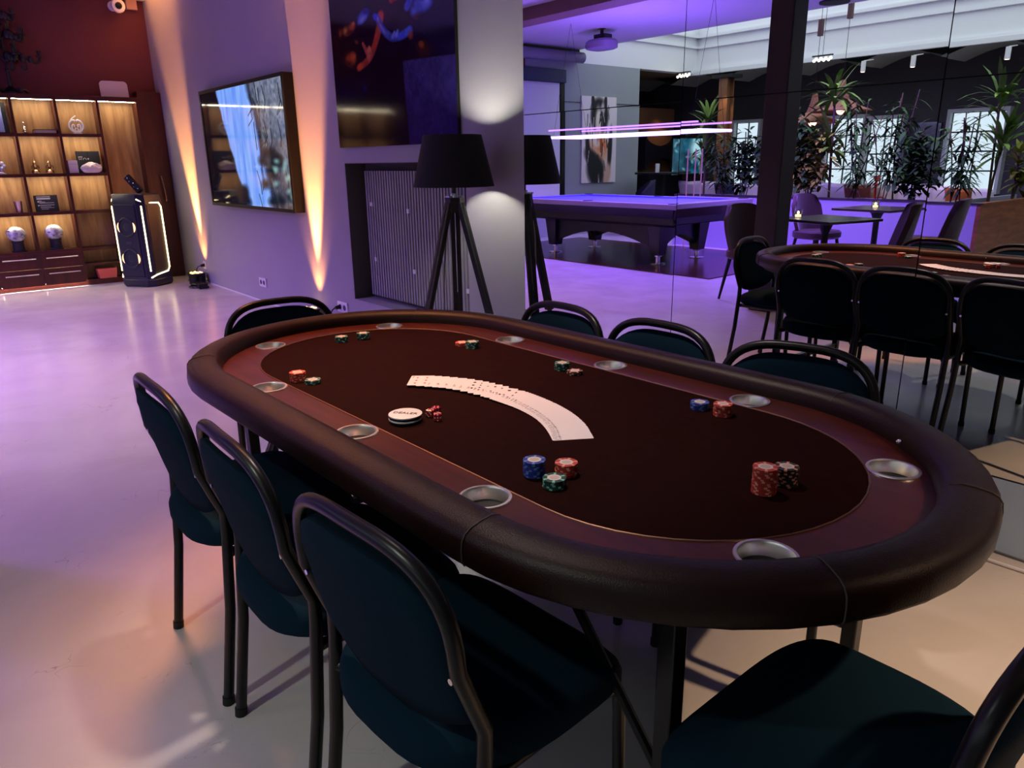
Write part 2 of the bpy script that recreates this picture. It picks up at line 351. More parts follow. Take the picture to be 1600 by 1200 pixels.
# security camera and junction box high in the corner
t = thing('security_camera', 'round white security camera high on the red wall', 'camera', on_x(182, 11, XL+.16))
bm = B(); lathe(bm, [(.02, -.0), (.06, .01), (.07, .05), (.062, .10), (.03, .12)], 24); o = obj('housing', bm, M_white, t); o.rotation_euler = (0, math.radians(-82), math.radians(-8)); o.location = (.09, 0, 0)
bm = B(); lathe(bm, [(.001, -.012), (.026, -.010), (.034, .0), (.034, .012)], 20, cap0=False); o = obj('lens', bm, M_black, t); o.rotation_euler = (0, math.radians(-82), math.radians(-8)); o.location = (.095, .0, .0)
bm = B(); cyl(bm, (-.16, 0, .03), (-.02, 0, .0), .02); cyl(bm, (-.16, 0, .03), (-.15, 0, .03), .05); obj('bracket', bm, M_white, t)
bm = B(); P = on_x(203, 7, XL); box(bm, 0, 0, 0, .06, .11, .12); tag(obj('junction_box', bm, mat('box_plastic', rgb(190, 150, 130), .6), None, False, (XL+.03, P.y, P.z), bevel=.006), 'small square junction box beside the security camera', 'box')
# cord on the floor by the mirror foot
bm = B(); pts = [on_z(1500, 852, .006), on_z(1545, 875, .006), on_z(1600, 893, .006)]; d = pts[2]-pts[1]
pts = [Vector((-1.6, YW-.07, .006))]+pts+[pts[2]+d*2, pts[2]+d*6]
tube(bm, pts, .006, 8); tag(obj('floor_cable', bm, M_white), 'white cable lying on the floor along the mirror foot', 'cable')

# ------------------------------------------------------------------ television
yf = YW-.09
TL, TR, BL, BR = on_y(309, 144, yf), on_y(437, 112, yf), on_y(334, 319.5, yf), on_y(465, 334.5, yf)
x0, x1, z0, z1 = (TL.x+BL.x)/2, (TR.x+BR.x)/2, (BL.z+BR.z)/2, (TL.z+TR.z)/2
tv = thing('television', 'large wall-mounted television showing a blue waterfall', 'television', ((x0+x1)/2, YW, z0)); hw, hh = (x1-x0)/2, z1-z0
bm = B(); bounds(bm, -hw, hw, -.085, -.004, 0, hh); obj('casing', bm, mat('tv_casing', rgb(9, 6, 6), .5, spec=.2), tv, False, bevel=.004)
bm = B(); fw = .028
bounds(bm, -hw, hw, -.094, -.08, 0, fw); bounds(bm, -hw, hw, -.094, -.08, hh-fw, hh); bounds(bm, -hw, -hw+fw, -.094, -.08, fw, hh-fw); bounds(bm, hw-fw, hw, -.094, -.08, fw, hh-fw)
obj('bezel', bm, mat('tv_bezel', rgb(16, 10, 9), .4, spec=.3), tv, False)
cv = Canvas(240, 130, (.03, .03, .06)); X, Y = cv.X, cv.Y
n1 = cv.noise(40, 3, 1); n2 = cv.noise(14, 10, 2); n3 = cv.noise(60, 30, 3)
edge = .22+.24*Y**1.1+.03*(n2-.5); right = .66+.17*Y+.04*(cv.noise(6, 9, 9)-.5)
fall = np.clip((X-edge)/.02, 0, 1)*np.clip((right-X)/.06, 0, 1)
rock = np.clip((X-right+.02)/.04, 0, 1)
bw = np.clip(.3+.8*(n3-.4)+.5*(n1-.5), 0, 1)
rk = np.stack([.30+.6*bw, .34+.6*bw, .46+.55*bw], -1)*(.9-.35*Y[..., None])
cv.a = cv.a*(1-rock[..., None])+rk*rock[..., None]
wt = np.stack([.42+.35*(n1-.3), .60+.30*(n1-.3), .98+.1*(n1-.3)], -1); cv.a = cv.a*(1-fall[..., None])+wt*fall[..., None]
for i in range(26):
    a = random.random()*.35+.62; b_ = random.random(); l = .1+.15*random.random(); cv.line([(a, b_), (a+.03*random.random(), b_+l*.6), (a+.1*random.random()-.05, b_+l)], .004, (.06, .08, .10), op=.8)
for i in range(14): cv.ell(.72+.3*random.random(), .55+.5*random.random(), .05, .04, (.05, .10, .14), random.random()*3, .5, .8)
for i in range(10): cv.ell(.80+.2*random.random(), .62+.3*random.random(), .03, .02, (.55, .72, .70), random.random()*3, .6, .7)
for i in range(12): cv.ell(.38+.12*random.random(), .85+.15*random.random(), .04, .05, (.03, .08, .12), random.random()*3, .5, .8)
cv.a = np.clip(cv.a, 0, 1)
cv.build('screen', attr_mat('tv_screen_picture', .06, .95), tv, (-hw+fw, -.088, hh-fw), (2*(hw-fw), 0, 0), (0, 0, -(hh-2*fw)))

# ------------------------------------------------------------------ dark party print above the radiator
yp = YW-.024; a = on_y(531, 230.5, yp); b_ = on_y(716, 223, yp); x0, x1, z0 = a.x, b_.x, (a.z+b_.z)/2; hh = 1.10; hw = (x1-x0)/2
pr = thing('wall_print', 'dark glossy party photograph with red and blue lit dancers above the radiator', 'picture', ((x0+x1)/2, YW, z0))
bm = B(); bounds(bm, -hw, hw, -.022, -.002, 0, hh); obj('panel', bm, M_blackm, pr, False)
cv = Canvas(290, 220, (.010, .010, .06)); X, Y = cv.X, cv.Y
def pc(cx, cy):                                             # place within the printed picture
    px, py = 500+cx/4.05, cy/4.05; l_, r_ = 511+20*py/230, 709+7*py/230; return (px-l_)/(r_-l_), (py+31)/261
def blob(cx, cy, rx, ry, c, ang=0, soft=.5, op=.9): u, v = pc(cx, cy); cv.ell(u, v, rx/810, ry/1057*1.0, tuple(k/255 for k in c), ang, soft, op)
def limb(pts, w0, w1, c, op=.95):
    pts = smooth_pts([Vector((*pc(*p), 0)) for p in pts], 2); n = len(pts)
    for k in range(n-1): cv.line([(pts[k].x, pts[k].y), (pts[k+1].x, pts[k+1].y)], (w0+(w1-w0)*k/n)/810, tuple(v/255*(.75+.35*random.random()) for v in c), .55, op)
blob(200, 0, 420, 260, (34, 4, 26), 0, .8); blob(820, 200, 200, 420, (6, 6, 46), 0, .8); blob(160, 330, 120, 150, (24, 4, 10), 0, .8)
blob(420, 260, 190, 70, (22, 4, 28), 0, .8); blob(345, 70, 18, 60, (14, 16, 90)); blob(310, 172, 46, 34, (62, 88, 196), -.3, .35); blob(300, 190, 30, 18, (120, 140, 220), -.3, .6); blob(330, 150, 26, 16, (30, 40, 140), .2)
blob(225, 212, 30, 28, (150, 76, 40), 0, .5); blob(180, 225, 22, 26, (170, 120, 50), .4, .6); blob(140, 228, 16, 30, (120, 62, 26), .2, .6); blob(205, 245, 22, 14, (90, 40, 24), 0, .6); blob(238, 195, 12, 12, (190, 110, 70), 0, .6); blob(105, 270, 12, 40, (70, 10, 8), 0, .8)
blob(260, 305, 18, 14, (110, 50, 34), .4); blob(215, 398, 44, 44, (150, 66, 26), .3, .4); blob(235, 385, 20, 26, (196, 98, 40), .3, .6); blob(200, 420, 30, 16, (60, 22, 14), .2, .7)
limb([(432, 192), (425, 240), (402, 320), (372, 390), (340, 430), (275, 456)], 17, 13, (206, 84, 52)); limb([(306, 322), (330, 368), (352, 402)], 6, 15, (200, 90, 66)); limb([(350, 358), (356, 385), (350, 410)], 10, 12, (226, 130, 104))
limb([(388, 190), (416, 212), (436, 264), (472, 308), (506, 336), (560, 336), (614, 316)], 12, 15, (66, 92, 206)); limb([(410, 205), (430, 255), (462, 300)], 6, 6, (150, 120, 200), .6); limb([(508, 330), (520, 306)], 8, 5, (110, 140, 230)); limb([(530, 330), (540, 302)], 8, 5, (110, 140, 230))
blob(548, 116, 48, 40, (150, 52, 56), .4, .4); blob(520, 128, 24, 26, (190, 84, 66), 0, .6); blob(565, 100, 30, 22, (180, 78, 84), .5, .7); limb([(508, 130), (512, 80), (522, 30), (538, -30)], 20, 13, (196, 82, 60)); blob(545, 205, 66, 62, (8, 4, 16), 0, .4); blob(478, 205, 16, 20, (90, 20, 22), 0, .7)
blob(682, 200, 58, 46, (56, 76, 190), .15, .3); blob(712, 188, 26, 34, (96, 118, 226), 0, .6); blob(690, 172, 16, 12, (20, 26, 110), 0, .6); blob(640, 232, 26, 24, (70, 90, 200), .5, .5); limb([(596, 196), (622, 150), (640, 100), (668, 70), (690, 30)], 14, 15, (64, 88, 210)); blob(622, 86, 22, 26, (60, 80, 200), 0, .5); blob(640, 110, 14, 18, (14, 14, 70)); blob(676, 62, 14, 14, (130, 140, 226), 0, .6); blob(618, 345, 15, 22, (140, 58, 50), 0, .6); blob(690, 430, 40, 36, (70, 26, 12), .3, .7); blob(680, 402, 16, 16, (130, 62, 34), .4, .6); blob(655, 262, 24, 20, (60, 26, 60), 0, .7)
blob(275, 545, 24, 12, (74, 26, 28), .3); blob(350, 560, 24, 16, (66, 22, 30), -.2); blob(318, 582, 20, 20, (32, 40, 130)); blob(200, 600, 110, 80, (8, 8, 50), 0, .8); blob(470, 400, 22, 40, (16, 16, 60), 0, .8); blob(470, 700, 130, 260, (4, 3, 26), 0, .6)
u_, v_ = pc(473, 86); cv.ell(u_, v_, .026, .020, (1, .92, .62), -.3, .35)  # ceiling lamp's reflection painted into the print as a yellow spot
ux, vy = pc(562, 460); nn = cv.noise(7, 5, 5); n4 = cv.noise(40, 30, 6)
m_ = np.clip((X-ux-.05*(Y-vy))/.012, 0, 1)*np.clip((Y-vy-.05*(X-ux))/.012, 0, 1)*.95
lit = np.clip(1.1-1.4*(X-ux)*1.6, .0, 1)*np.clip(1.3-2.6*(Y-vy), 0, 1)
cv.a = cv.a*(1-m_[..., None])+np.stack([.11+.10*nn+.16*lit*n4, .09+.09*nn+.15*lit*n4, .30+.16*nn+.14*lit*n4], -1)*m_[..., None]
for k in range(70): cv.ell(random.random()*.9, random.random()*.62+.05, .004, .004, random.choice(((.3, .34, .7), (.5, .2, .1), (.2, .2, .45))), 0, .6, .5)
cv.a = np.clip(cv.a*(.85+.3*cv.noise(70, 50, 12)[..., None]), 0, 1)
cv.build('photograph', attr_mat('print_under_acrylic', .08, 0, .0), pr, (-hw, -.0235, hh), (2*hw, 0, 0), (0, 0, -hh))
# ------------------------------------------------------------------ tripod floor lamp
LX, LY = -3.318, 2.345
lamp = thing('floor_lamp', 'black tripod floor lamp with a wide tapered black shade', 'lamp', (LX, LY, 0))
M_lwood = mat('black_stained_wood', rgb(22, 18, 22), .45)
bm = B(); lathe(bm, [(.215, 1.135), (.153, 1.395)], 48, cap0=False, cap1=False)
lathe(bm, [(.211, 1.135), (.149, 1.395)], 48, cap0=False, cap1=False); lathe(bm, [(.211, 1.135), (.215, 1.135)], 48, cap0=False, cap1=False); lathe(bm, [(.149, 1.395), (.153, 1.395)], 48, cap0=False, cap1=False)
obj('lamp_shade', bm, mat('black_shade_fabric', rgb(20, 18, 18), .8), lamp)
bm = B(); cyl(bm, (0, 0, 1.07), (0, 0, 1.20), .012); cyl(bm, (0, 0, 1.20), (0, 0, 1.24), .02)
for a in (0, 2.094, 4.189): tube(bm, [(0, 0, 1.215), (.20*math.cos(a), .20*math.sin(a), 1.17)], .002, 6)
obj('pole', bm, M_black, lamp)
bm = B(); ball(bm, (0, 0, 1.285), .032); o = obj('bulb', bm, emat('lamp_bulb', (1, .98, .82), 60), lamp)
bm = B(); lathe(bm, [(.02, 1.078), (.055, 1.080), (.055, 1.088), (.02, 1.09), (.02, 1.10)], 28); obj('hub_plate', bm, M_chrome, lamp)
bm = B(); lathe(bm, [(.045, 1.0), (.05, 1.02), (.05, 1.078)], 6); obj('hub', bm, M_lwood, lamp, False)
for k, a in enumerate((math.radians(24.8), math.radians(144.8), math.radians(-95.2))):
    d = Vector((math.cos(a), math.sin(a), 0)); top = d*.035+Vector((0, 0, 1.05)); foot = d*(.32 if k != 1 else .22); 
    mid = top.lerp(foot, .62); s_ = Vector((-d.y, d.x, 0))
    bm = B()
    q = (mid-top).to_track_quat('Z', 'Y').to_matrix(); c = (top+mid)/2
    for sgn in (-1, 1): box(bm, *(c+s_*.014*sgn), .024, .024, (mid-top).length, q)
    box(bm, *mid, .05, .034, .05, q)
    leg = obj('leg', bm, M_lwood, lamp, False, bevel=.002)
    bm = B(); a0 = top.lerp(foot, .48); q = (foot-a0).to_track_quat('Z', 'Y').to_matrix(); c = (a0+foot)/2
    box(bm, *(c+Vector((0, 0, .002))), .022, .022, (foot-a0).length-.004, q); obj('lower_leg', bm, M_lwood, leg, False, bevel=.002)
    bm = B(); tube(bm, [d*.0+Vector((0, 0, .40)), top.lerp(foot, .60)], .003, 6); obj('brace', bm, M_black, lamp)
bm = B(); tube(bm, smooth_pts([(.012, -.03, 1.06), (.014, -.07, .9), (.0, -.09, .65), (-.02, -.08, .4), (-.03, -.06, .15), (-.06, -.1, .008), (-.3, -.1, .008)]), .0045, 8); obj('cord', bm, mat('grey_cord', rgb(150, 140, 130), .6), lamp)
l = bpy.data.lights.new('lamp_bulb_light', 'POINT'); l.energy = 76; l.color = (1, .98, .80); l.shadow_soft_size = .035
lo = bpy.data.objects.new('lamp_bulb_light', l); COL.objects.link(lo); lo.location = (LX, LY, 1.285)

# ------------------------------------------------------------------ LED uplights on the floor
M_led = emat('amber_led', (1, .62, .08), 14); M_led2 = emat('dim_led', (1, .55, .35), 2.5)
def uplight(x, y, label, tx, ty, power, ang):
    t = thing('uplight', label, 'uplight', (x, y, 0))
    bm = B(); lathe(bm, [(.075, .0), (.085, .012), (.085, .10), (.092, .105), (.092, .125), (.06, .127)], 28); obj('housing', bm, M_black, t)
    bm = B(); bounds(bm, -.11, -.1, -.015, .015, 0, .10); bounds(bm, .1, .11, -.015, .015, 0, .10); bounds(bm, -.11, .11, -.03, .03, 0, .006); obj('yoke', bm, M_black, t, False)
    for k in range(7):
        a = k*math.pi/3; r = .052 if k < 6 else 0
        bm = B(); lathe(bm, [(.016, .126), (.016, .131), (.008, .136)], 12, (r*math.cos(a), r*math.sin(a), 0)); obj('led', bm, M_led if k in (3, 4, 5, 6) else M_led2, t)
    spot('uplight_beam', (x, y, .15), (x+tx, y+ty, 2.0), power, ORANGE, ang, .75, .03)
    spot('uplight_field', (x, y, .145), (x+tx*.15, YW, .62), power*.022, ORANGE, 62, 1, .02)
    return t
uplight(-5.66, 2.50, 'black floor uplight with yellow diodes behind the chair at the table end', .12, .09, 2000, 25)
uplight(-8.50, 2.49, 'black floor uplight with a yellow lit face in the corner beside the party speaker', -.22, .10, 2300, 25)
bm = B()
for pts in ([(-8.15, 2.5, .012), (-8.2, 2.35, .012), (-8.33, 2.33, .012), (-8.36, 2.45, .014), (-8.22, 2.47, .02), (-8.1, 2.4, .012)], [(-8.36, 2.4, .03), (-8.25, 2.36, .05), (-8.15, 2.42, .03), (-8.22, 2.5, .03), (-8.34, 2.46, .04)]):
    tube(bm, smooth_pts([Vector(p) for p in pts]), .009, 8)
box(bm, -8.22, 2.43, .03, .22, .09, .05)
tag(obj('power_strip', bm, M_black), 'tangle of black cords and a power strip on the floor under the corner socket', 'cable')

# ------------------------------------------------------------------ bookcase
XS = -9.3; y_lines = [-.43, -.03, .365, .76, 1.155, 1.55, 1.945, 2.345]; z_lines = [.40, .80, 1.19, 1.59, 1.95]
bc = thing('bookcase', 'tall lit mahogany bookcase of square cubbies with drawers below', 'bookcase', (XS, 0, 0))
D = XL-XS+.012                       # depth, towards the wall
bm = B(); bounds(bm, D, D+.01, y_lines[0], y_lines[-1], .06, 1.96); obj('back_panel', bm, M_walnut, bc, False)
bm = B(); bounds(bm, D, .012, y_lines[0]-.015, y_lines[-1]+.012, 1.938, 1.985); obj('top_board', bm, M_mahog, bc, False, bevel=.003)
bm = B(); bounds(bm, D, -.03, y_lines[0], y_lines[-1], 0, .06); obj('plinth', bm, M_mahog, bc, False)
bm = B(); bounds(bm, -.029, -.012, y_lines[0], y_lines[5], .058, .061); obj('led_strip', bm, emat('plinth_led_strip', (1, .93, .85), 60), bc, False)
for y in y_lines: bm = B(); bounds(bm, D+.01, 0, y-.012, y+.012, .06, 1.95); obj('upright', bm, M_mahog, bc, False)
M_strip = emat('shelf_led_strip', (1, .84, .58), 42)
for i in range(7):
    y0, y1 = y_lines[i]+.012, y_lines[i+1]-.012
    for k, z in enumerate(z_lines[:-1]):
        if i == 6 and k in (1, 2, 3): continue
        bm = B(); bounds(bm, D+.01, -.002, y0, y1, z-.012, z+.012); bounds(bm, -.008, 0, y0, y1, z-.019, z+.012); obj('shelf_board', bm, M_mahog, bc, False)
    for k in range(4):
        if i == 6 and k < 3: continue
        if i == 5 and k == 0: continue
        bm = B(); bounds(bm, -.05, -.02, y0+.01, y1-.01, z_lines[k+1]-.0155, z_lines[k+1]-.0125); obj('led_strip', bm, M_strip, bc, False)
    if i < 5:
        for zb, zt in ((.046, .222), (.228, .386)):
            bm = B(); bounds(bm, -.012, .006, y0-.008, y1+.008, zb, zt); dr = obj('drawer_front', bm, M_mahog, bc, False, bevel=.002)
            bm = B(); yc = (y0+y1)/2; zz = zt-.05; cyl(bm, (.03, yc-.15, zz), (.03, yc+.15, zz), .006, n=10); cyl(bm, (.006, yc-.12, zz), (.03, yc-.12, zz), .005, n=8); cyl(bm, (.006, yc+.12, zz), (.03, yc+.12, zz), .005, n=8); obj('handle', bm, M_steel, dr)
bm = B(); bounds(bm, D+.01, -.002, y_lines[5]+.012, y_lines[6]-.012, .222, .24); obj('shelf_board', bm, M_mahog, bc, False)
# tall plain wood panel with a pull between bookcase and long wall
t = thing('wood_door', 'tall dark wooden door panel filling the corner behind the party speaker', 'door', (XS, 2.48, 0))
bm = B(); bounds(bm, -.19, -.02, -.12, .125, 0, 2.05); obj('panel', bm, M_mahog, t, False, bevel=.003)
bm = B(); tube(bm, smooth_pts([Vector(q) for q in ((-.02, .0, 1.16), (.03, .0, 1.15), (.035, .012, 1.0), (.03, .02, .88), (-.02, .02, .86))]), .008, 8); obj('pull_handle', bm, mat('brass', (.8, .45, .22), .25, 1), t)

# ------------------------------------------------------------------ things on the bookcase
XI = XS-.09                           # mid depth of the cubbies
def yc(i): return (y_lines[i]+y_lines[i+1])/2
def sh(k): return z_lines[k]+.0125
M_glass = mat('cut_glass', (.92, .94, .97), .08, 0, .9, trans=.12); M_gold = mat('gold', (1, .72, .28), .2, 1)
# candelabra on top
cb = thing('candelabra', 'ornate black branching candelabra on top of the bookcase', 'candelabra', (XS-.08, 1.20, 1.985)); M_iron = mat('black_iron', rgb(14, 10, 14), .4)
bm = B(); lathe(bm, [(.085, 0.001), (.09, .012), (.07, .03), (.05, .045), (.02, .07), (.014, .2), (.024, .22), (.013, .25), (.013, .62), (.03, .64), (.012, .68), (.012, .78)], 20); obj('stem', bm, M_iron, cb)
bm = B()
for k in range(4): a = k*math.pi/2+.5; tube(bm, smooth_pts([Vector((.04*math.cos(a), .06*math.sin(a), .03)), Vector((.07*math.cos(a), .14*math.sin(a), .045)), Vector((.08*math.cos(a), .17*math.sin(a), .016))]), .014, 8)
obj('scroll_feet', bm, M_iron, cb)['kind'] = 'stuff'
for lev, (z, R_, n) in enumerate(((.30, .30, 5), (.50, .22, 5), (.68, .13, 4))):
    for k in range(n):
        a = 2*math.pi*k/n+.25+.6*lev; c, s_ = .28*math.cos(a), math.sin(a)
        bm = B(); tube(bm, smooth_pts([Vector((0, 0, z)), Vector((.35*R_*c, .35*R_*s_, z+.10)), Vector((.6*R_*c, .6*R_*s_, z+.05)), Vector((.85*R_*c, .85*R_*s_, z-.0)), Vector((R_*c, R_*s_, z+.02)), Vector((R_*c, R_*s_, z+.06))]), .013, 8)
        for q, rr in ((.3, .036), (.5, .032), (.72, .026)): ball(bm, (R_*q*c, R_*q*s_, z+.07-.05*q), rr, 1.3, 6)
        tube(bm, smooth_pts([Vector((.5*R_*c, .5*R_*s_, z+.05)), Vector((.62*R_*c, .62*R_*s_, z-.06)), Vector((.45*R_*c, .45*R_*s_, z-.08)), Vector((.42*R_*c, .42*R_*s_, z-.03))]), .010, 6)
        br = obj('branch', bm, M_iron, cb)
        bm = B(); lathe(bm, [(.008, .055), (.03, .062), (.034, .07), (.012, .075), (.018, .10), (.02, .118), (.014, .12)], 12, (R_*c, R_*s_, z)); obj('candle_cup', bm, M_iron, br)
bm = B(); Pl = on_x(153, 126, XS-.1); Pr = on_x(200, 150, XS-.1)
yw = Pr.y-Pl.y; n = 8; cr = .04; out = []
for cx, cz, a0 in ((yw/2-cr, .165-cr, 0), (-yw/2+cr, .165-cr, 90), (-yw/2+cr*.3, .0, 180), (yw/2-cr*.3, .0, 270)):
    rr = cr if cz > .05 else cr*.3
    for j in range(n+1): a = math.radians(a0+90*j/n); out.append((cx+rr*math.cos(a), cz+(rr if cz < .05 else 0)+rr*math.sin(a)))
loft(bm, [[(0, y, z) for y, z in out], [(.014, y, z) for y, z in out]])
o = obj('router_panel', bm, mat('dusty_white_plastic', rgb(200, 190, 192), .5), None, True, (XS-.07, (Pl.y+Pr.y)/2, 1.986)); o.rotation_euler = (0, math.radians(-6), 0); tag(o, 'white rounded plastic panel standing on the bookcase top', 'panel')
# first row
t = thing('tree_ornament', 'small silver tree ornament on the upper shelf beside a flat book', 'ornament', (XI, yc(4)-.105, sh(3)))
bm = B(); lathe(bm, [(.03, 0), (.032, .006), (.005, .012), (.005, .016), (.034, .018), (.012, .038), (.027, .04), (.01, .058), (.02, .06), (.005, .08), (.004, .095), (.008, .105), (.001, .115)], 16); obj('figure', bm, mat('silver', (.8, .8, .8), .2, 1), t)
t = thing('closed_book', 'dark closed book lying flat on the upper shelf', 'book', (XI, yc(4)+.075, sh(3)))
bm = B(); bounds(bm, -.08, .06, -.10, .10, .0, .006); bounds(bm, -.08, .06, -.10, .10, .034, .04); bounds(bm, -.08, -.074, -.1, .1, .006, .034); obj('cover', bm, mat('book_cover', rgb(50, 26, 24), .6), t, False)
bm = B(); bounds(bm, -.074, .055, -.096, .096, .006, .034); obj('pages', bm, mat('paper', rgb(225, 210, 180), .8), t, False)
t = thing('glass_sculpture', 'round cut glass sculpture with curling horns on the upper shelf', 'sculpture', (XI, yc(5)-.02, sh(3)))
bm = B(); box(bm, 0, 0, .008, .04, .08, .016); obj('foot', bm, M_glass, t, False)
bm = B()
for sgn in (-1, 1):
    tube(bm, smooth_pts([Vector((0, sgn*q[0], q[1])) for q in ((.02, .014), (.055, .04), (.072, .08), (.055, .125), (.02, .145), (.005, .13))]), .010, 8)
    tube(bm, smooth_pts([Vector((0, sgn*q[0], q[1])) for q in ((.01, .016), (.035, .04), (.046, .07), (.03, .10), (.012, .09), (.02, .07))]), .008, 8)
    tube(bm, smooth_pts([Vector((0, sgn*q[0], q[1])) for q in ((.0, .02), (.02, .045), (.005, .065))]), .007, 8)
tube(bm, smooth_pts([Vector((0, -.05, .125)), Vector((0, -.035, .155)), Vector((0, .01, .185))]), .006, 8)
obj('scrollwork', bm, M_glass, t)
# framed picture cut by the frame on the far left
t = thing('picture_frame', 'framed pale blue photograph leaning in the upper shelf at the picture edge', 'picture', (XI-.02, yc(3)+.02, sh(3)))
bm = B(); bounds(bm, -.01, .008, -.14, .14, 0, .30); obj('frame', bm, M_blackm, t, False); bm = B(); bounds(bm, .008, .010, -.125, .10, .012, .285); obj('photo', bm, mat('photo_blue', rgb(150, 165, 220), .3, noise=.3, nscale=12), t, False)
# second row
for k, (dy, lab) in enumerate(((-.075, 'gold crowned figurine on the second shelf, nearer the candelabra side'), (.055, 'gold crowned figurine on the second shelf, nearer the black box'))):
    t = thing('figurine', lab, 'figurine', (XI, yc(4)+dy, sh(2)), 0, 'pair of gold figurines')
    bm = B(); lathe(bm, [(.036, 0), (.038, .008), (.03, .03), (.012, .045), (.018, .06), (.022, .07), (.014, .088), (.018, .10), (.016, .112), (.006, .125), (.010, .135), (.003, .15), (.001, .165)], 16); obj('body', bm, M_gold, t)
    bm = B()
    for sgn in (-1, 1): tube(bm, smooth_pts([Vector((.005, sgn*.014, .085)), Vector((.012, sgn*.034, .075)), Vector((.02, sgn*.03, .05))]), .006, 8); ball(bm, (.0, sgn*.022, .02), .018, 1.2, 6)
    obj('arms', bm, mat('bronze', (.18, .12, .05), .4, 1), t)
t = thing('presentation_box', 'black presentation box with white lettering standing on the second shelf', 'box', (XI-.04, yc(5)+.05, sh(2)))
bm = B(); bounds(bm, -.02, .02, -.115, .11, 0, .225); obj('lid', bm, mat('black_card', rgb(34, 36, 40), .5), t, False, bevel=.003)
bm = B(); bounds(bm, .0202, .0206, -.01, -.004, 0, .225); obj('fold', bm, M_blackm, t, False)
for pts_ in (((-.10, .165), (-.06, .165)), ((-.098, .155), (-.09, .135), (-.082, .15), (-.074, .135), (-.066, .155)), ((-.056, .135), (-.05, .15), (-.038, .155), (-.028, .148), (-.024, .135)), ((-.006, .135), (-.006, .155)), ((-.013, .147), (.002, .147))): bm = B(); tube(bm, [(.0212, a_, b2) for a_, b2 in pts_], .0022 if len(pts_) > 2 else .0032, 6); obj('printed_mark', bm, M_white, t)
t = thing('white_carton', 'small white carton beside crumpled tissue on the second shelf', 'box', (XI+.02, yc(5)-.125, sh(2)))
bm = B(); bounds(bm, -.04, .04, -.045, .045, 0, .13); obj('carton', bm, M_white, t, False, bevel=.003); bm = B(); bounds(bm, .0402, .0408, -.045, .045, .09, .093); obj('seam', bm, mat('paper_shadow', rgb(170, 170, 170), .7), t, False)
bm = B(); random.seed(3)
bmesh.ops.create_icosphere(bm, subdivisions=3, radius=1)
for v in bm.verts: n_ = v.co.normalized(); v.co = Vector((n_.x*.05, n_.y*.10, max(-.0, n_.z*.06+.045)))*(1+random.uniform(-.12, .12)); v.co.z = max(0, v.co.z)
tag(obj('crumpled_tissue', bm, mat('tissue', rgb(235, 225, 225), .8), None, False, (XI+.07, yc(5)+.045, sh(2)+.0005)), 'crumpled white tissue paper in front of the black presentation box', 'tissue')
t = thing('flower_ornament', 'small pale glass flower ornament on the second shelf at the picture edge', 'ornament', (XI, yc(3)+.02, sh(2)))
bm = B(); lathe(bm, [(.04, 0), (.04, .012), (.012, .02), (.008, .06)], 14)
for k in range(6): a = k*1.047; ball(bm, (.0, .028*math.cos(a), .085+.028*math.sin(a)), .02, 1, 6)
obj('flower', bm, M_glass, t)
# third row
t = thing('tumbler', 'pinkish metal tumbler on the third shelf', 'tumbler', (XI+.03, yc(3)+.10, sh(1)))
bm = B(); lathe(bm, [(.026, 0), (.028, .004), (.038, .115), (.040, .118), (.037, .118), (.034, .11), (.026, .01)], 24); obj('cup', bm, mat('rose_metal', (.62, .45, .48), .3, 1), t)
t = thing('notice_stand', 'black notice board with small white text on the third shelf', 'sign', (XI+.0, yc(4)-.03, sh(1)), math.radians(8))
bm = B(); bounds(bm, -.012, .012, -.115, .105, 0, .17); obj('board', bm, mat('black_card', rgb(34, 36, 40), .5), t, False, bevel=.002)
random.seed(5)
for z, wd, hgt, x_ in ((.155, .13, .006, -.03), (.135, .13, .016, -.03), (.112, .03, .005, -.065), (.10, .06, .005, -.05), (.09, .14, .005, -.005), (.068, .14, .006, -.005), (.052, .10, .004, -.02), (.04, .13, .004, -.005), (.026, .07, .004, -.03)):
    bm = B(); bounds(bm, .0122, .0128, x_-wd/2, x_+wd/2, z-hgt/2, z+hgt/2); obj('text_line', bm, mat('pale_text', rgb(190, 190, 200), .6), t, False)
for z in (.105, .066): bm = B(); cyl(bm, (.0122, -.085, z), (.0128, -.085, z), .007, n=12); obj('bullet', bm, M_white, t)
# snow globes
for i, (dy, lab, ar) in enumerate(((-.0, 'snow globe on a black base on the fourth shelf, nearer the picture edge', .3), (-.02, 'snow globe on a black base on the fourth shelf, nearer the party speaker', 2.2))):
    t = thing('snow_globe', lab, 'snow globe', (XI+.02, yc(3+i)+(.03 if i == 0 else -.02), sh(0)), ar, 'pair of snow globes')
    bm = B(); lathe(bm, [(.066, 0), (.066, .012), (.056, .016), (.052, .10), (.058, .104), (.058, .112)], 24); obj('base', bm, M_blackm, t)
    bm = B(); ball(bm, (0, 0, .185), .088, .92, 16); obj('globe', bm, mat('snowy_glass', rgb(225, 232, 228), .12, noise=.55, nscale=20, col2=rgb(120, 110, 125)), t)
    bm = B()
    for k in range(7): a = random.random()*6.28; z = random.uniform(-.5, .5); r = .088*math.sqrt(1-z*z)*.96; box(bm, r*math.cos(a), r*math.sin(a), .185+.081*z, .025, .02, .012, Matrix.Rotation(a, 3, 'Z'))
    obj('figures', bm, mat('globe_grey', rgb(110, 100, 120), .4), t, False)['kind'] = 'stuff'
bm = B(); P = (XI+.04, yc(5)-.04+.06, .065)
loft(bm, [[(-.06, -.085, 0), (.06, -.085, 0), (.06, .085, 0), (-.06, .085, 0)], [(-.07, -.10, .105), (.07, -.10, .105), (.07, .10, .105), (-.07, .10, .105)]])
tag(obj('storage_box', bm, mat('salmon_box', rgb(205, 92, 74), .6), None, False, P), 'salmon red storage box on the bottom shelf beside the party speaker', 'box')

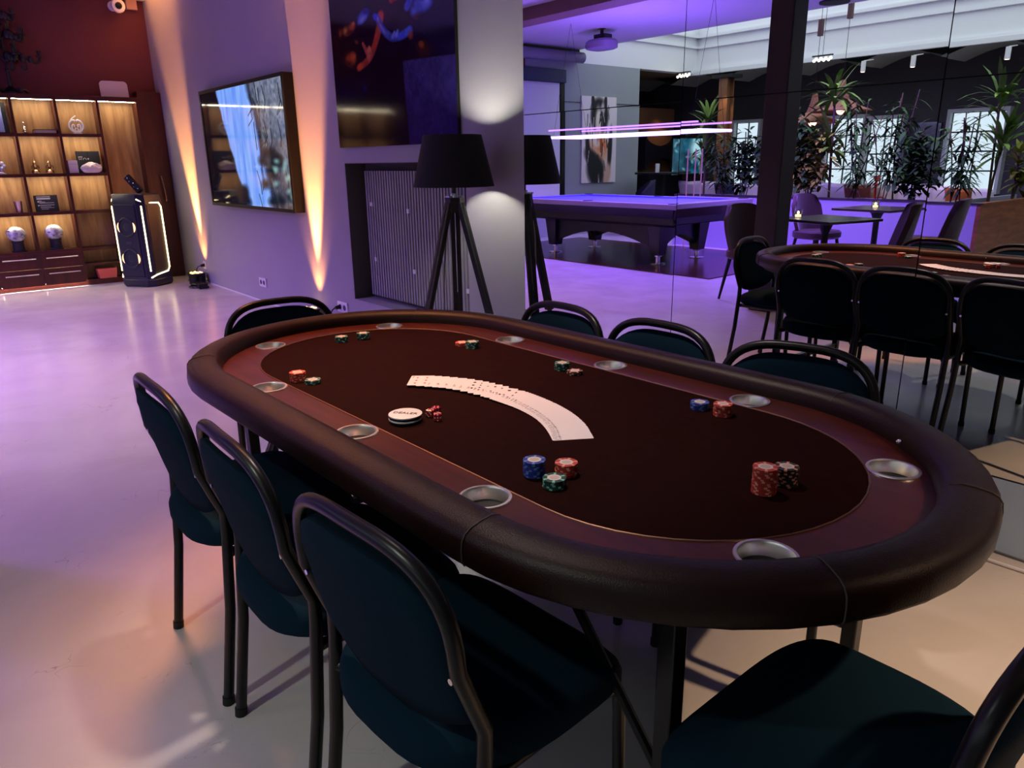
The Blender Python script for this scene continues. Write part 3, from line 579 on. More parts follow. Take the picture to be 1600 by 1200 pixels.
# ------------------------------------------------------------------ party speaker
sp = thing('party_speaker', 'tall dark party loudspeaker with glowing outline strips', 'loudspeaker', (-8.88, 2.06, 0), math.radians(-54))
M_spk = mat('speaker_shell', rgb(20, 18, 44), .4); M_glow = emat('speaker_glow', (1, .78, .36), 7)
outl = [(-.16, -.22), (.10, -.22), (.16, -.15), (.16, .15), (.10, .22), (-.16, .22)]
bm = B(); loft(bm, [[(x*s_, y*s_, z) for x, y in outl] for s_, z in ((.93, 0), (1, .03), (1, .075), (.97, .08), (.97, .90), (.93, .97), (.85, .985))]); obj('cabinet', bm, M_spk, sp, True, bevel=.004)
bm = B(); loft(bm, [[(.157, -.135, .11), (.157, .135, .11), (.157, .135, .88), (.157, -.135, .88)], [(.168, -.125, .12), (.168, .125, .12), (.168, .125, .87), (.168, -.125, .87)]]); obj('grille', bm, mat('grille_cloth', rgb(14, 12, 40), .7), sp, False)
for z in (.31, .64):
    bm = B(); tube(bm, [(.168, .095*math.cos(a), z+.095*math.sin(a)) for a in np.linspace(0, 2*math.pi, 33)[:-1]], .010, 8, True); cone = obj('driver_ring', bm, mat('driver_surround', rgb(18, 14, 30), .5), sp)
    for s0 in (0, math.pi): bm = B(); tube(bm, [(.174, .103*math.cos(a), z+.103*math.sin(a)) for a in np.linspace(s0-.5, s0+.5, 12)], [.002+.008*math.sin(math.pi*j/11) for j in range(12)], 8); obj('ring_glow', bm, emat('copper_glow', (1, .50, .25), 3), cone)
    bm = B(); lathe(bm, [(.001, .0), (.03, .004), (.085, -.02)], 24, cap0=False, cap1=False); o = obj('cone', bm, M_spk, cone); o.location = (.17, 0, z); o.rotation_euler = (0, math.pi/2, 0)
for sgn in (-1, 1):
    bm = B(); tube(bm, [(.085, sgn*.218, .90), (.13, sgn*.19, .93), (.06, sgn*.222, .90)], .005, 6); 
    bm.free(); bm = B(); tube(bm, [(.145, sgn*.15, .93), (.10, sgn*.20, .89), (-.10, sgn*.222, .885), (-.13, sgn*.222, .84), (-.13, sgn*.222, .19), (-.10, sgn*.222, .15), (.08, sgn*.222, .13), (.13, sgn*.185, .10)], .0065, 8); obj('light_outline', bm, M_glow, sp)
    bm = B(); tube(bm, [(.125, sgn*.185, .86), (.125, sgn*.185, .17)], .007, 8); obj('light_bar', bm, M_glow, sp)
    bm = B(); bounds(bm, -.12, .08, sgn*.214-.004, sgn*.214+.004, .17, .87); obj('side_panel', bm, mat('copper_panel', rgb(48, 24, 18), .5), sp, False)
bm = B(); box(bm, .1685, 0, .475, .003, .07, .026); obj('badge', bm, mat('badge_grey', rgb(34, 28, 60), .4), sp, False)
# microphone rest / black leaning device on the speaker top
t = thing('control_panel', 'black control panel with small buttons leaning on the party speaker', 'controller', (-8.90, 2.06, .986), math.radians(-40))
bm = B(); q = Matrix.Rotation(math.radians(38), 3, 'X'); box(bm, 0, .03, .095, .05, .07, .21, q); obj('body', bm, M_black, t, False, bevel=.01)
for a_, b2 in ((-.07, .012), (-.03, -.01), (.0, .014), (.04, -.008), (.075, .0)):
    bm = B(); c = q@Vector((.026, b2, a_))+Vector((0, .03, .095)); ball(bm, c, .008, 1, 6); obj('button', bm, M_chrome, t)
# ------------------------------------------------------------------ poker table
ZT = .701; TCX, TCY, TTH = -1.3906, 1.0906, .0276; SL = .545
def stadium(r, z, l=SL, n=24):
    p = []
    for cx, a0 in ((l, -90), (-l, 90)):
        for j in range(n+1): a = math.radians(a0+180*j/n); p.append((cx+r*math.cos(a), r*math.sin(a), z))
    return p
pt = thing('poker_table', 'long oval poker table with padded leather rail and dark playing surface', 'table', (TCX, TCY, 0), TTH)
prof = [(.457, -.012), (.457, .012), (.461, .027), (.471, .037), (.487, .042), (.508, .0405), (.530, .036), (.541, .030), (.5475, .020), (.5495, .005), (.549, -.014), (.544, -.022), (.50, -.022)]
bm = B(); loft(bm, [stadium(r, ZT+z) for r, z in prof], cap0=False, cap1=False); obj('padded_rail', bm, M_leather, pt)
def at_arc(frac, r):      # point and outward normal at a fraction of the way round the stadium
    R0 = .5; per = 4*SL+2*math.pi*R0; d = (frac % 1)*per
    if d < math.pi*R0: a = -math.pi/2+d/R0; return Vector((SL+r*math.cos(a), r*math.sin(a), 0))
    d -= math.pi*R0
    if d < 2*SL: return Vector((SL-d, r, 0))
    d -= 2*SL
    if d < math.pi*R0: a = math.pi/2+d/R0; return Vector((-SL+r*math.cos(a), r*math.sin(a), 0))
    d -= math.pi*R0; return Vector((-SL+d, -r, 0))
def tloc(px, py, z=ZT):
    P = on_z(px, py, z); d = Vector((P.x-TCX, P.y-TCY)); c, s_ = math.cos(-TTH), math.sin(-TTH); return Vector((c*d.x-s_*d.y, s_*d.x+c*d.y, z))
def seam_at(px, py):
    q = tloc(px, py, ZT+.035); return min((k/1500 for k in range(1500)), key=lambda k: (at_arc(k, .53).xy-q.xy).length)
for fr in [seam_at(*q) for q in ((1308, 905), (714, 835), (1548, 770), (1300, 622), (640, 497), (310, 560))]:
    bm = B(); tube(bm, [at_arc(fr, r+.0006)+Vector((0, 0, ZT+z+.0006)) for r, z in prof[1:-1]], .0013, 6); obj('seam', bm, mat('seam_thread', rgb(70, 62, 58), .7), pt)
# racetrack with ten round holes
cups = []
for px, py in ((415, 540), (420, 606), (557, 676), (760, 777), (1190, 861), (1398, 734), (1163, 630), (938, 576), (782, 535), (608, 511)):
    q = tloc(px, py); 
    if abs(q.x) > SL: e = Vector((math.copysign(SL, q.x), 0, ZT)); v = q-e; q = e+v.normalized()*.401
    else: q.y = math.copysign(.401, q.y)
    cups.append(q)
CR = .043
bm = B(); edges = []
def loop(pts): vs_ = [bm.verts.new(p) for p in pts]; return [bm.edges.new((vs_[i], vs_[(i+1) % len(vs_)])) for i in range(len(vs_))]
edges += loop(stadium(.462, ZT)); edges += loop(stadium(.352, ZT))
for c in cups: edges += loop([(c.x+CR*math.cos(2*math.pi*j/28), c.y+CR*math.sin(2*math.pi*j/28), ZT) for j in range(28)])
bmesh.ops.triangle_fill(bm, edges=edges, use_beauty=True)
for fce in bm.faces:
    if fce.normal.z < 0: fce.normal_flip()
obj('wood_racetrack', bm, M_race, pt, False, recalc=False)
bm = B(); loft(bm, [stadium(.354, ZT-.02), stadium(.354, ZT-.001)]); obj('playing_cloth', bm, M_felt, pt, False)
bm = B(); tube(bm, stadium(.3535, ZT+.0002), .0022, 8, True); obj('trim_ring', bm, mat('copper_trim', (.22, .12, .08), .45, 1), pt)
for c in cups:
    bm = B(); lathe(bm, [(CR+.005, .0006), (CR+.004, .0028), (CR-.001, .0030), (CR-.003, .0), (CR-.004, -.05), (CR-.012, -.056), (.001, -.057)], 32, (c.x, c.y, ZT), cap0=False, cap1=False); obj('cup_holder', bm, M_steel, pt)
bm = B(); loft(bm, [stadium(.505, ZT-.048), stadium(.535, ZT-.0215)]); obj('underside_board', bm, M_blackm, pt, False)
for c in cups:
    bm = B(); lathe(bm, [(CR+.001, -.054), (CR, -.060), (.02, -.062)], 20, (c.x, c.y, ZT), cap0=False); obj('cup_underside', bm, M_blackm, pt)
# folding steel legs
for sgn in (-1, 1):
    xb = sgn*.80
    for sy in (-1, 1):
        bm = B(); box(bm, xb, sy*.33, (ZT-.055)/2, .032, .032, ZT-.055); leg = obj('leg', bm, M_black, pt, False, bevel=.003)
        bm = B(); box(bm, xb, sy*.33, .008, .04, .04, .014); obj('foot', bm, M_blackm, leg, False)
    bm = B(); box(bm, xb, 0, .12, .024, .628, .024); obj('cross_bar', bm, M_black, pt, False)
    bm = B(); box(bm, xb, 0, ZT-.07, .03, .628, .03); obj('cross_bar', bm, M_black, pt, False)
    for sy in (-1, 1): bm = B(); tube(bm, [(xb, sy*.33, .30), (xb-sgn*.30, sy*.33, ZT-.055)], .009, 8); obj('brace', bm, M_black, pt)
for px, py in ((1406, 681), (1433, 824), (484, 650)):
    q = tloc(px, py, ZT+.03); bm = B(); ball(bm, (q.x, q.y, ZT+.018), .006, .8, 6); obj('rivet', bm, M_chrome, pt)

# ------------------------------------------------------------------ chairs
def make_chair():
    t = thing('padded_chair', '', 'chair', group='navy padded chairs around the poker table')
    w_ = .203; zb, zk, zt_ = 0, .50, .775
    arch = []
    for i in range(25):
        a = math.pi*i/24; c, s_ = math.cos(a), math.sin(a); e = .62
        x = w_*math.copysign(abs(c)**e, c); z = .615+(zt_-.615)*abs(s_)**.72
        arch.append(Vector((x, -.045-.012*(z-.615)/.16-.016*(1-(x/w_)**2), z)))
    def kink(x): return [Vector((x, -.055, .0)), Vector((x, -.02, .25)), Vector((x, -.004, .45)), Vector((x, -.003, .50)), Vector((x, -.022, .55))]
    pts = kink(w_)+arch+list(reversed(kink(-w_)))
    bm = B(); tube(bm, pts, .0125, 12); obj('back_frame', bm, M_black, t)
    for x in (-w_, w_): bm = B(); cyl(bm, (x, -.055, 0), (x, -.053, .02), .0145, n=12); obj('rubber_foot', bm, M_blackm, t)
    # backrest pad
    bm = B(); N = 18; rows = 8; th = .034
    def pad(u, v, side):       # u -1..1 across, v 0..1 up
        x = .194*u
        zt2 = .750-.075*abs(u)**3.6; zb2 = .462+.05*abs(u)**3.2
        z = zb2+(zt2-zb2)*v; lean = -.004-.060*max(0, (z-.49))/.27
        y = lean-.018*(1-u*u)-.002
        ed = (1-abs(u)**8)*(1-abs(2*v-1)**6)
        return (x, y+side*(th/2)*(.35+.65*max(0, ed)**.5), z)
    fr = [[bm.verts.new(pad(-1+2*i/N, j/rows, 1)) for i in range(N+1)] for j in range(rows+1)]
    bk = [[bm.verts.new(pad(-1+2*i/N, j/rows, -1)) for i in range(N+1)] for j in range(rows+1)]
    for j in range(rows):
        for i in range(N):
            bm.faces.new((fr[j][i], fr[j][i+1], fr[j+1][i+1], fr[j+1][i])); bm.faces.new((bk[j][i+1], bk[j][i], bk[j+1][i], bk[j+1][i+1]))
        bm.faces.new((fr[j][0], fr[j+1][0], bk[j+1][0], bk[j][0])); bm.faces.new((fr[j+1][N], fr[j][N], bk[j][N], bk[j+1][N]))
    for i in range(N): bm.faces.new((fr[0][i+1], fr[0][i], bk[0][i], bk[0][i+1])); bm.faces.new((fr[rows][i], fr[rows][i+1], bk[rows][i+1], bk[rows][i]))
    o = obj('backrest', bm, M_fabric, t); o.data.set_sharp_from_angle(angle=math.radians(80))
    # seat pad
    def outl(inset):
        out = []
        for i in range(56):
            a = 2*math.pi*i/56; c, s_ = math.cos(a), math.sin(a); e = .50 if s_ > 0 else .85
            x = (.222-inset)*math.copysign(abs(c)**(.45 if s_ > 0 else .62), c); y = .160+(.195-inset)*math.copysign(abs(s_)**e, s_)*(1.0 if s_ > 0 else 1.12)
            out.append((x, y))
        return out
    bm = B(); loft(bm, [[(x, y, z-.030*max(0, (y-.26)/.08)**2-.012*max(0, (-y+.06)/.1)**2) for x, y in outl(i_)] for i_, z in ((.05, .392), (.012, .398), (0, .412), (0, .436), (.006, .449), (.02, .457), (.05, .461), (.12, .463))])
    obj('seat', bm, M_fabric, t)
    for sgn in (-1, 1):
        bm = B(); tube(bm, [Vector((sgn*.195, .325, 0)), Vector((sgn*.192, .318, .33))]+smooth_pts([Vector((sgn*.192, .318, .33)), Vector((sgn*.19, .315, .388)), Vector((sgn*.188, .25, .388))])[1:]+[Vector((sgn*.185, .05, .386))]+smooth_pts([Vector((sgn*.185, .05, .386)), Vector((sgn*.185, -.0, .386)), Vector((sgn*.203, -.008, .386))])[1:], .0115, 10)
        lg = obj('leg', bm, M_black, t)
        bm = B(); cyl(bm, (sgn*.195, .325, 0), (sgn*.195, .325, .02), .0135, n=12); obj('rubber_foot', bm, M_blackm, lg)
    bm = B(); tube(bm, [(-.188, .26, .385), (.188, .26, .385)], .010, 8); tube(bm, [(-.185, .04, .384), (.185, .04, .384)], .010, 8); obj('seat_frame', bm, M_black, t)
    bm = B()
    for sgn in (-1, 1): cyl(bm, (sgn*.193, -.03, .60), (sgn*.193, -.052, .60), .005, n=8)
    obj('screws', bm, M_chrome, t)['kind'] = 'stuff'
    return t
chair = make_chair()
for i, (x, y, rz, lab) in enumerate((
    (-1.81, .462, 0, 'navy padded chair on the open floor side, farthest from the camera'),
    (-1.345, .468, math.radians(-1), 'navy padded chair in the middle of the row of three on the open floor side'),
    (-.885, .490, math.radians(4), 'navy padded chair nearest the camera, its whole backrest seen from behind'),
    (-.225, .920, math.radians(91), 'navy padded chair at the near rounded table end, cut by the right picture edge'),
    (-2.575, 1.045, math.radians(-93), 'navy padded chair at the far rounded table end, before the yellow uplight'),
    (-1.835, 1.675, math.radians(180), 'navy padded chair on the mirror side, closest to the floor lamp'),
    (-1.410, 1.690, math.radians(181), 'navy padded chair in the middle of the three on the mirror side'),
    (-.965, 1.735, math.radians(194), 'navy padded chair on the mirror side, closest to the camera'))):
    c = chair if i == 0 else copy_tree(chair)
    c.location = (x, y, 0); c.rotation_euler = (0, 0, rz); c['label'] = lab

# ------------------------------------------------------------------ chips
def chip_mesh(name, body, spots):
    bm = B(); n = 24; r, h = .0213, .0034
    ring = lambda rr, z: [bm.verts.new((rr*math.cos(2*math.pi*i/n), rr*math.sin(2*math.pi*i/n), z)) for i in range(n)]
    a, b1, c1, d = ring(r, .0002), ring(r, h-.0003), ring(r-.0006, h), ring(r*.60, h)
    for i in range(n):
        j = (i+1) % n; mi = 1 if i % 4 in (0,) else 0
        for q in ((a[i], a[j], b1[j], b1[i]), (b1[i], b1[j], c1[j], c1[i]), (c1[i], c1[j], d[j], d[i])): bm.faces.new(q).material_index = mi
    bm.faces.new(d).material_index = 2; bm.faces.new(list(reversed(a))).material_index = 0
    me = bpy.data.meshes.new(name); bm.to_mesh(me); bm.free()
    for m in (body, spots, mat('chip_inlay', rgb(226, 214, 206), .5, noise=.18, nscale=300)): me.materials.append(m)
    return me
C_red = chip_mesh('red_chip', mat('chip_red', rgb(176, 52, 44), .5), mat('chip_salmon', rgb(226, 150, 120), .5))
C_blue = chip_mesh('blue_chip', mat('chip_blue', rgb(34, 52, 140), .5), mat('chip_lightblue', rgb(100, 130, 190), .5))
C_green = chip_mesh('green_chip', mat('chip_green', rgb(18, 62, 54), .5), mat('chip_mint', rgb(130, 190, 170), .5))
C_black = chip_mesh('black_chip', mat('chip_black', rgb(30, 32, 34), .5), mat('chip_salmon', rgb(226, 150, 120), .5))
ORD = 'topmost second third fourth fifth sixth seventh eighth ninth tenth eleventh twelfth thirteenth fourteenth fifteenth'.split()
def stack(px, py, me, colr, n, where):
    P = on_z(px, py, ZT); rs = random.Random(px)
    for k in range(n):
        o = bpy.data.objects.new('poker_chip', me); COL.objects.link(o); z = ZT-.0006+k*.00345
        o.location = (P.x+rs.uniform(-.0006, .0006), P.y+rs.uniform(-.0006, .0006), z); o.rotation_euler = (0, 0, rs.uniform(0, 6.28))
        i = n-1-k
        nm = ORD[i] if i == 0 else ORD[i]+' from the top'
        tag(o, '%s poker chip, %s, %s' % (colr, nm, where), 'poker chip', 'chips: '+where)
        if i == 0:
            bm = B(); lathe(bm, [(.0085, .0035), (.0085, .00362), (.0001, .00362)], 16, cap0=False, cap1=False)
            text = obj('printed_ring', bm, mat('chip_print', rgb(200, 176, 168), .5), o, False)
stack(1193, 768, C_red, 'red', 14, 'tall red stack at the near table end')
stack(1227, 755, C_black, 'black', 10, 'stack tucked behind the tall red one')
stack(835, 741, C_blue, 'blue', 9, 'blue stack in the trio before the cards')
stack(885, 740, C_red, 'red', 7, 'red stack in the trio before the cards')
stack(866, 759, C_green, 'green', 5, 'low green stack of the trio by the cards')
stack(1093, 638, C_blue, 'blue', 5, 'blue stack on the mirror side')
stack(1129, 648, C_red, 'red', 8, 'red mirror-side stack beside a steel cup')
stack(878, 577, C_green, 'green', 6, 'green mirror-side stack mid table')
stack(898, 584, C_black, 'black', 3, 'low black stack by the green one mid table')
stack(738, 543, C_green, 'green', 6, 'green mirror-side stack nearer the lamp')
stack(722, 539, C_red, 'red', 3, 'low red stack half behind green chips')
stack(534, 533, C_green, 'green', 5, 'left one of two far-end green stacks')
stack(568, 529, C_green, 'green', 6, 'right one of two far-end green stacks')
stack(466, 594, C_red, 'red', 7, 'red stack at the far rounded end')
stack(489, 598, C_green, 'green', 3, 'low green stack against the far red stack')

# ------------------------------------------------------------------ fanned deck of cards
M_card = mat('card_paper', rgb(238, 232, 232), .4); M_ink = mat('card_black_ink', rgb(24, 22, 30), .5); M_redink = mat('card_red_ink', rgb(190, 40, 44), .5)
CW, CH = .0635, .0885
def card_mesh(rank, red, art):
    bm = B(); pts = []; r = .0035
    for cx, cy, a0 in ((CW/2-r, CH/2-r, 0), (-CW/2+r, CH/2-r, 90), (-CW/2+r, -CH/2+r, 180), (CW/2-r, -CH/2+r, 270)):
        for j in range(4): a = math.radians(a0+30*j); pts.append((cx+r*math.cos(a), cy+r*math.sin(a)))
    loft(bm, [[(x, y, 0) for x, y in pts], [(x, y, .00009) for x, y in pts]])
    ink = 2 if red else 1; z = .000115
    def poly(ps):
        f_ = bm.faces.new([bm.verts.new((x, y, z)) for x, y in ps]); f_.material_index = ink
    def pip(x, y, s_, fl=1):
        k = rank % 4
        if k == 0: poly([(x, y+s_*fl), (x-s_*.7, y), (x, y-s_*fl), (x+s_*.7, y)])
        elif k == 1: poly([(x, y+s_*fl), (x-s_*.8, y-s_*.3*fl), (x-s_*.25, y-s_*.3*fl), (x-s_*.3, y-s_*fl), (x+s_*.3, y-s_*fl), (x+s_*.25, y-s_*.3*fl), (x+s_*.8, y-s_*.3*fl)][::fl])
        else: poly([(x+s_*math.cos(a)*(1-.15*math.cos(3*a)), y+s_*math.sin(a)*fl) for a in [2*math.pi*i/8 for i in range(8)]][::fl])
    for fl in (1, -1):      # corner index: a small figure and its suit
        x, y = -fl*(CW/2-.0065), fl*(CH/2-.0085)
        w_ = .0011; hgt = .0042
        v = (rank*7) % 5
        segs = [((-.0022, hgt), (.0022, hgt)), ((.0022, hgt), (.0005 if v % 2 else .0022, -hgt)), ((-.0022, 0), (.0022, 0)), ((-.0022, -hgt), (.0022, -hgt)), ((-.0022, hgt), (-.0022, -hgt))]
        for i, ((ax, ay), (bx, by)) in enumerate(segs):
            if (i+v) % 5 == 0: continue
            d = Vector((bx-ax, by-ay)).normalized()*w_*.5; nx, ny = -d.y, d.x
            poly([(x+fl*(ax+nx), y+fl*(ay+ny)), (x+fl*(ax-nx), y+fl*(ay-ny)), (x+fl*(bx-nx), y+fl*(by-ny)), (x+fl*(bx+nx), y+fl*(by+ny))])
        pip(x, y-fl*.0095, .0030, fl)
    if art:
        for i in range(26):
            a, b_ = random.uniform(-.016, .016), random.uniform(-.03, .03); s_ = random.uniform(.0015, .004); poly([(a-s_, b_), (a, b_-s_), (a+s_, b_), (a, b_+s_)])
    else:
        lay = {0: [(0, 0)], 1: [(0, .022), (0, -.022)], 2: [(-.013, .025), (.013, .025), (-.013, -.025), (.013, -.025)], 3: [(-.013, .025), (.013, .025), (-.013, 0), (.013, 0), (-.013, -.025), (.013, -.025)], 4: [(x_, y_) for x_ in (-.013, .013) for y_ in (-.028, -.010, .010, .028)]}[rank % 5]
        for x_, y_ in lay: pip(x_, y_, .0055, 1 if y_ >= 0 else -1)
    bmesh.ops.recalc_face_normals(bm, faces=[f_ for f_ in bm.faces if f_.material_index == 0])
    for f_ in bm.faces:
        if f_.material_index and f_.normal.z < 0: f_.normal_flip()
    me = bpy.data.meshes.new('playing_card'); bm.to_mesh(me); bm.free()
    for m in (M_card, M_ink, M_redink): me.materials.append(m)
    return me
path = [Vector(p) for p in ((-1.600, 1.002), (-1.555, 1.035), (-1.50, 1.068), (-1.40, 1.092), (-1.30, 1.098), (-1.215, 1.093), (-1.13, 1.070), (-1.06, 1.030))]
path = smooth_pts([Vector((p.x, p.y, 0)) for p in path], 2); seg = [0]
for a, b_ in zip(path, path[1:]): seg.append(seg[-1]+(b_-a).length)
def along(t):
    d = t*seg[-1]
    for i in range(len(seg)-1):
        if d <= seg[i+1]+1e-9: return path[i].lerp(path[i+1], (d-seg[i])/max(1e-9, seg[i+1]-seg[i]))
    return path[-1]
NUMW = 'first second third fourth fifth sixth seventh eighth ninth tenth eleventh twelfth thirteenth fourteenth fifteenth sixteenth seventeenth eighteenth nineteenth twentieth'.split()
def ordw(n):
    if n <= 20: return NUMW[n-1]
    tens = {2: 'twenty', 3: 'thirty', 4: 'forty', 5: 'fifty'}[n//10]
    if n % 10 == 0: return {30: 'thirtieth', 40: 'fortieth', 50: 'fiftieth'}[n]
    return tens+'-'+NUMW[n % 10-1]
random.seed(21)
for i in range(52):
    u = i/51; t = 1-(1-u)**1.0; t = u if u > .45 else u
    tt = (u/.24*.48 if u < .24 else .48+(u-.24)/.76*.52)      # looser at the lamp side
    p = along(tt)
    ang = math.radians(float(np.interp(tt, [0, .38, .62, 1], [142, 133, 98, 57])))+random.uniform(-.05, .05)*(1.6 if u < .24 else .35)-math.pi/2
    o = bpy.data.objects.new('playing_card', card_mesh(random.randrange(20), i in (0, 2, 17, 19, 24), i in (8,))); COL.objects.link(o)
    o.location = (p.x, p.y, ZT-.0008+.00013*(51-i)); o.rotation_euler = (0, 0, ang)
    tag(o, 'white playing card, %s from the left end of the fanned deck' % ordw(i+1), 'playing card', 'fanned deck of cards')

# ------------------------------------------------------------------ dealer button and dice
P = on_z(634, 657, ZT)
for k, lab in ((0, 'black and white disc lying under the dealer button'), (1, 'white round dealer button with black lettering')):
    t = thing('dealer_button', lab, 'dealer button', (P.x, P.y, ZT-.0008+k*.0093), 0, 'stacked dealer discs')
    bm = B(); lathe(bm, [(.036, 0), (.0375, .001), (.0375, .0045), (.036, .005)], 40); obj('black_half', bm, mat('disc_black', rgb(18, 18, 22), .35), t)
    bm = B(); lathe(bm, [(.0365, .005), (.038, .006), (.038, .0085), (.0365, .0092), (.001, .0092)], 40, cap1=False); obj('white_face', bm, mat('disc_white', rgb(236, 234, 232), .35), t)
    if k == 1: text_obj('lettering', 'DEALER', .0165, M_ink, t, (0, 0, .0094), (0, 0, math.radians(38)), .0003)
M_die = mat('red_die', rgb(176, 28, 38), .1, spec=.7, coat=.6)
for k, (px, py, rz, lab) in enumerate(((673, 650, .4, 'red translucent die closest to the dealer button'), (684, 656, 1.0, 'red translucent die in front of the other two'), (682, 646, .1, 'red translucent die behind the other two'))):
    P = on_z(px, py, ZT); h = .0085
    t = thing('die', lab, 'die', (P.x, P.y, ZT-.0008+h), rz, 'three red dice')
    bm = B(); box(bm, 0, 0, 0, 2*h, 2*h, 2*h); obj('cube', bm, M_die, t, False, bevel=.0018)
    bm = B()
    lay = {1: [(0, 0)], 2: [(-1, -1), (1, 1)], 3: [(-1, -1), (0, 0), (1, 1)], 4: [(-1, -1), (-1, 1), (1, -1), (1, 1)], 5: [(-1, -1), (-1, 1), (1, -1), (1, 1), (0, 0)], 6: [(-1, -1), (-1, 0), (-1, 1), (1, -1), (1, 0), (1, 1)]}
    for ax, n in ((Vector((0, 0, 1)), (5, 6, 4)[k]), (Vector((1, 0, 0)), 3), (Vector((-1, 0, 0)), 4), (Vector((0, 1, 0)), 2), (Vector((0, -1, 0)), (6, 5, 2)[k])):
        u = ax.orthogonal().normalized(); v = ax.cross(u)
        for a, b_ in lay[n]: c = ax*h+(u*a+v*b_)*h*.52; cyl(bm, c-ax*.0004, c+ax*.0002, .0016, n=8)
    obj('pips', bm, M_white, t)['kind'] = 'stuff'
# ------------------------------------------------------------------ the rest of the room, seen in the mirror
# pillar
bm = B(); box(bm, -3.43, -.47, ZC/2, .20, .20, ZC-.002); t = tag(obj('pillar', bm, mat('dark_pillar_paint', rgb(34, 26, 30), .5), None, False, bevel=.01), 'dark square pillar in the room, reflected in the mirror', 'pillar'); t['kind'] = 'structure'
# pool table
PX, PY = -6.85, -2.45; L2, W2, ZP = 1.46, .78, .76
po = thing('pool_table', 'black pool table with a purple lit cloth and chrome feet, reflected in the mirror', 'pool table', (PX, PY, 0))
M_pool = mat('pool_black_laminate', rgb(14, 13, 22), .35); M_cloth = mat('blue_pool_cloth', rgb(96, 104, 190), .85)
bm = B(); bounds(bm, -L2+.13, L2-.13, -W2+.13, W2-.13, ZP-.06, ZP-.02); obj('playing_bed', bm, M_cloth, po, False)
bm = B()
for s_ in (-1, 1):
    bounds(bm, -L2+.13, L2-.13, s_*(W2-.13)-.03, s_*(W2-.13)+.03, ZP-.03, ZP-.001); bounds(bm, s_*(L2-.13)-.03, s_*(L2-.13)+.03, -W2+.13, W2-.13, ZP-.03, ZP-.001)
obj('cushions', bm, M_cloth, po, False)['kind'] = 'stuff'
for s_ in (-1, 1):
    bm = B(); y0 = s_*(W2-.05); loft(bm, [[(-L2, y0-.055, z), (L2, y0-.055, z), (L2, y0+.055, z), (-L2, y0+.055, z)] for z in (ZP-.06, ZP)]); obj('top_rail', bm, mat('pale_rail', rgb(150, 140, 160), .3), po, False, bevel=.01)
    bm = B(); x0 = s_*(L2-.05); bounds(bm, x0-.055, x0+.055, -W2+.1, W2-.1, ZP-.06, ZP); obj('top_rail', bm, mat('pale_rail', rgb(150, 140, 160), .3), po, False, bevel=.01)
    bm = B(); n = 16; y0 = s_*(W2-.03)
    top = [(-L2+2*L2*i/n, ZP-.06) for i in range(n+1)]; bot = [(-L2*.92+2*L2*.92*i/n, ZP-.26) for i in range(n+1)]
    loft(bm, [[(x, y0, z) for x, z in top], [(x, s_*(W2-.16), z) for x, z in bot]], closed=False); loft(bm, [[(x, s_*(W2-.16), z) for x, z in bot], [(x, s_*(W2-.22), z-.02) for x, z in bot]], closed=False)
    obj('apron', bm, M_pool, po, False)
    bm = B(); x0 = s_*(L2-.03); loft(bm, [[(x0, -W2, ZP-.06), (x0, W2, ZP-.06)], [(s_*(L2-.16), -W2*.8, ZP-.26), (s_*(L2-.16), W2*.8, ZP-.26)]], closed=False); obj('apron', bm, M_pool, po, False)
    # arched side skirts between the legs
    bm = B(); n = 20; xs = [-.95+1.9*i/n for i in range(n+1)]; y0 = s_*.40
    lo = [.14+.22*math.sin(math.pi*i/n)**.8 for i in range(n+1)]
    loft(bm, [[(x, y0-.03, ZP-.2) for x in xs], [(x, y0+.03, ZP-.2) for x in xs], [(x, y0+.03, z) for x, z in zip(xs, lo)], [(x, y0-.03, z) for x, z in zip(xs, lo)]], closed=False, loop=True); obj('arched_skirt', bm, M_pool, po, False)
    bm = B(); ys = [-.4+.8*i/n for i in range(n+1)]; x0 = s_*.93
    loft(bm, [[(x0-.03, y, ZP-.2) for y in ys], [(x0+.03, y, ZP-.2) for y in ys], [(x0+.03, y, z-.02) for y, z in zip(ys, lo)], [(x0-.03, y, z-.02) for y, z in zip(ys, lo)]], closed=False, loop=True); obj('arched_skirt', bm, M_pool, po, False)
bm = B(); bounds(bm, -L2+.1, L2-.1, -W2+.1, W2-.1, ZP-.24, ZP-.06); obj('body', bm, M_pool, po, False)
for sx in (-1, 1):
    for sy in (-1, 1):
        bm = B(); loft(bm, [[(sx*.93+a*k, sy*.40+b_*k, z) for a, b_ in ((-.09, -.09), (.09, -.09), (.09, .09), (-.09, .09))] for z, k in ((.12, .75), (ZP-.2, 1.25))]); lg = obj('leg', bm, M_pool, po, False, bevel=.006)
        bm = B(); lathe(bm, [(.095, .012), (.095, .02), (.03, .026), (.026, .10), (.05, .105), (.05, .122)], 20, (sx*.93, sy*.40, 0)); obj('chrome_foot', bm, M_chrome, lg)
for sx in (-1, 0, 1):
    for sy in (-1, 1): bm = B(); cyl(bm, (sx*(L2-.09), sy*(W2-.08), ZP-.02), (sx*(L2-.09), sy*(W2-.08), ZP+.006), .065, n=20); obj('pocket', bm, M_blackm, po)
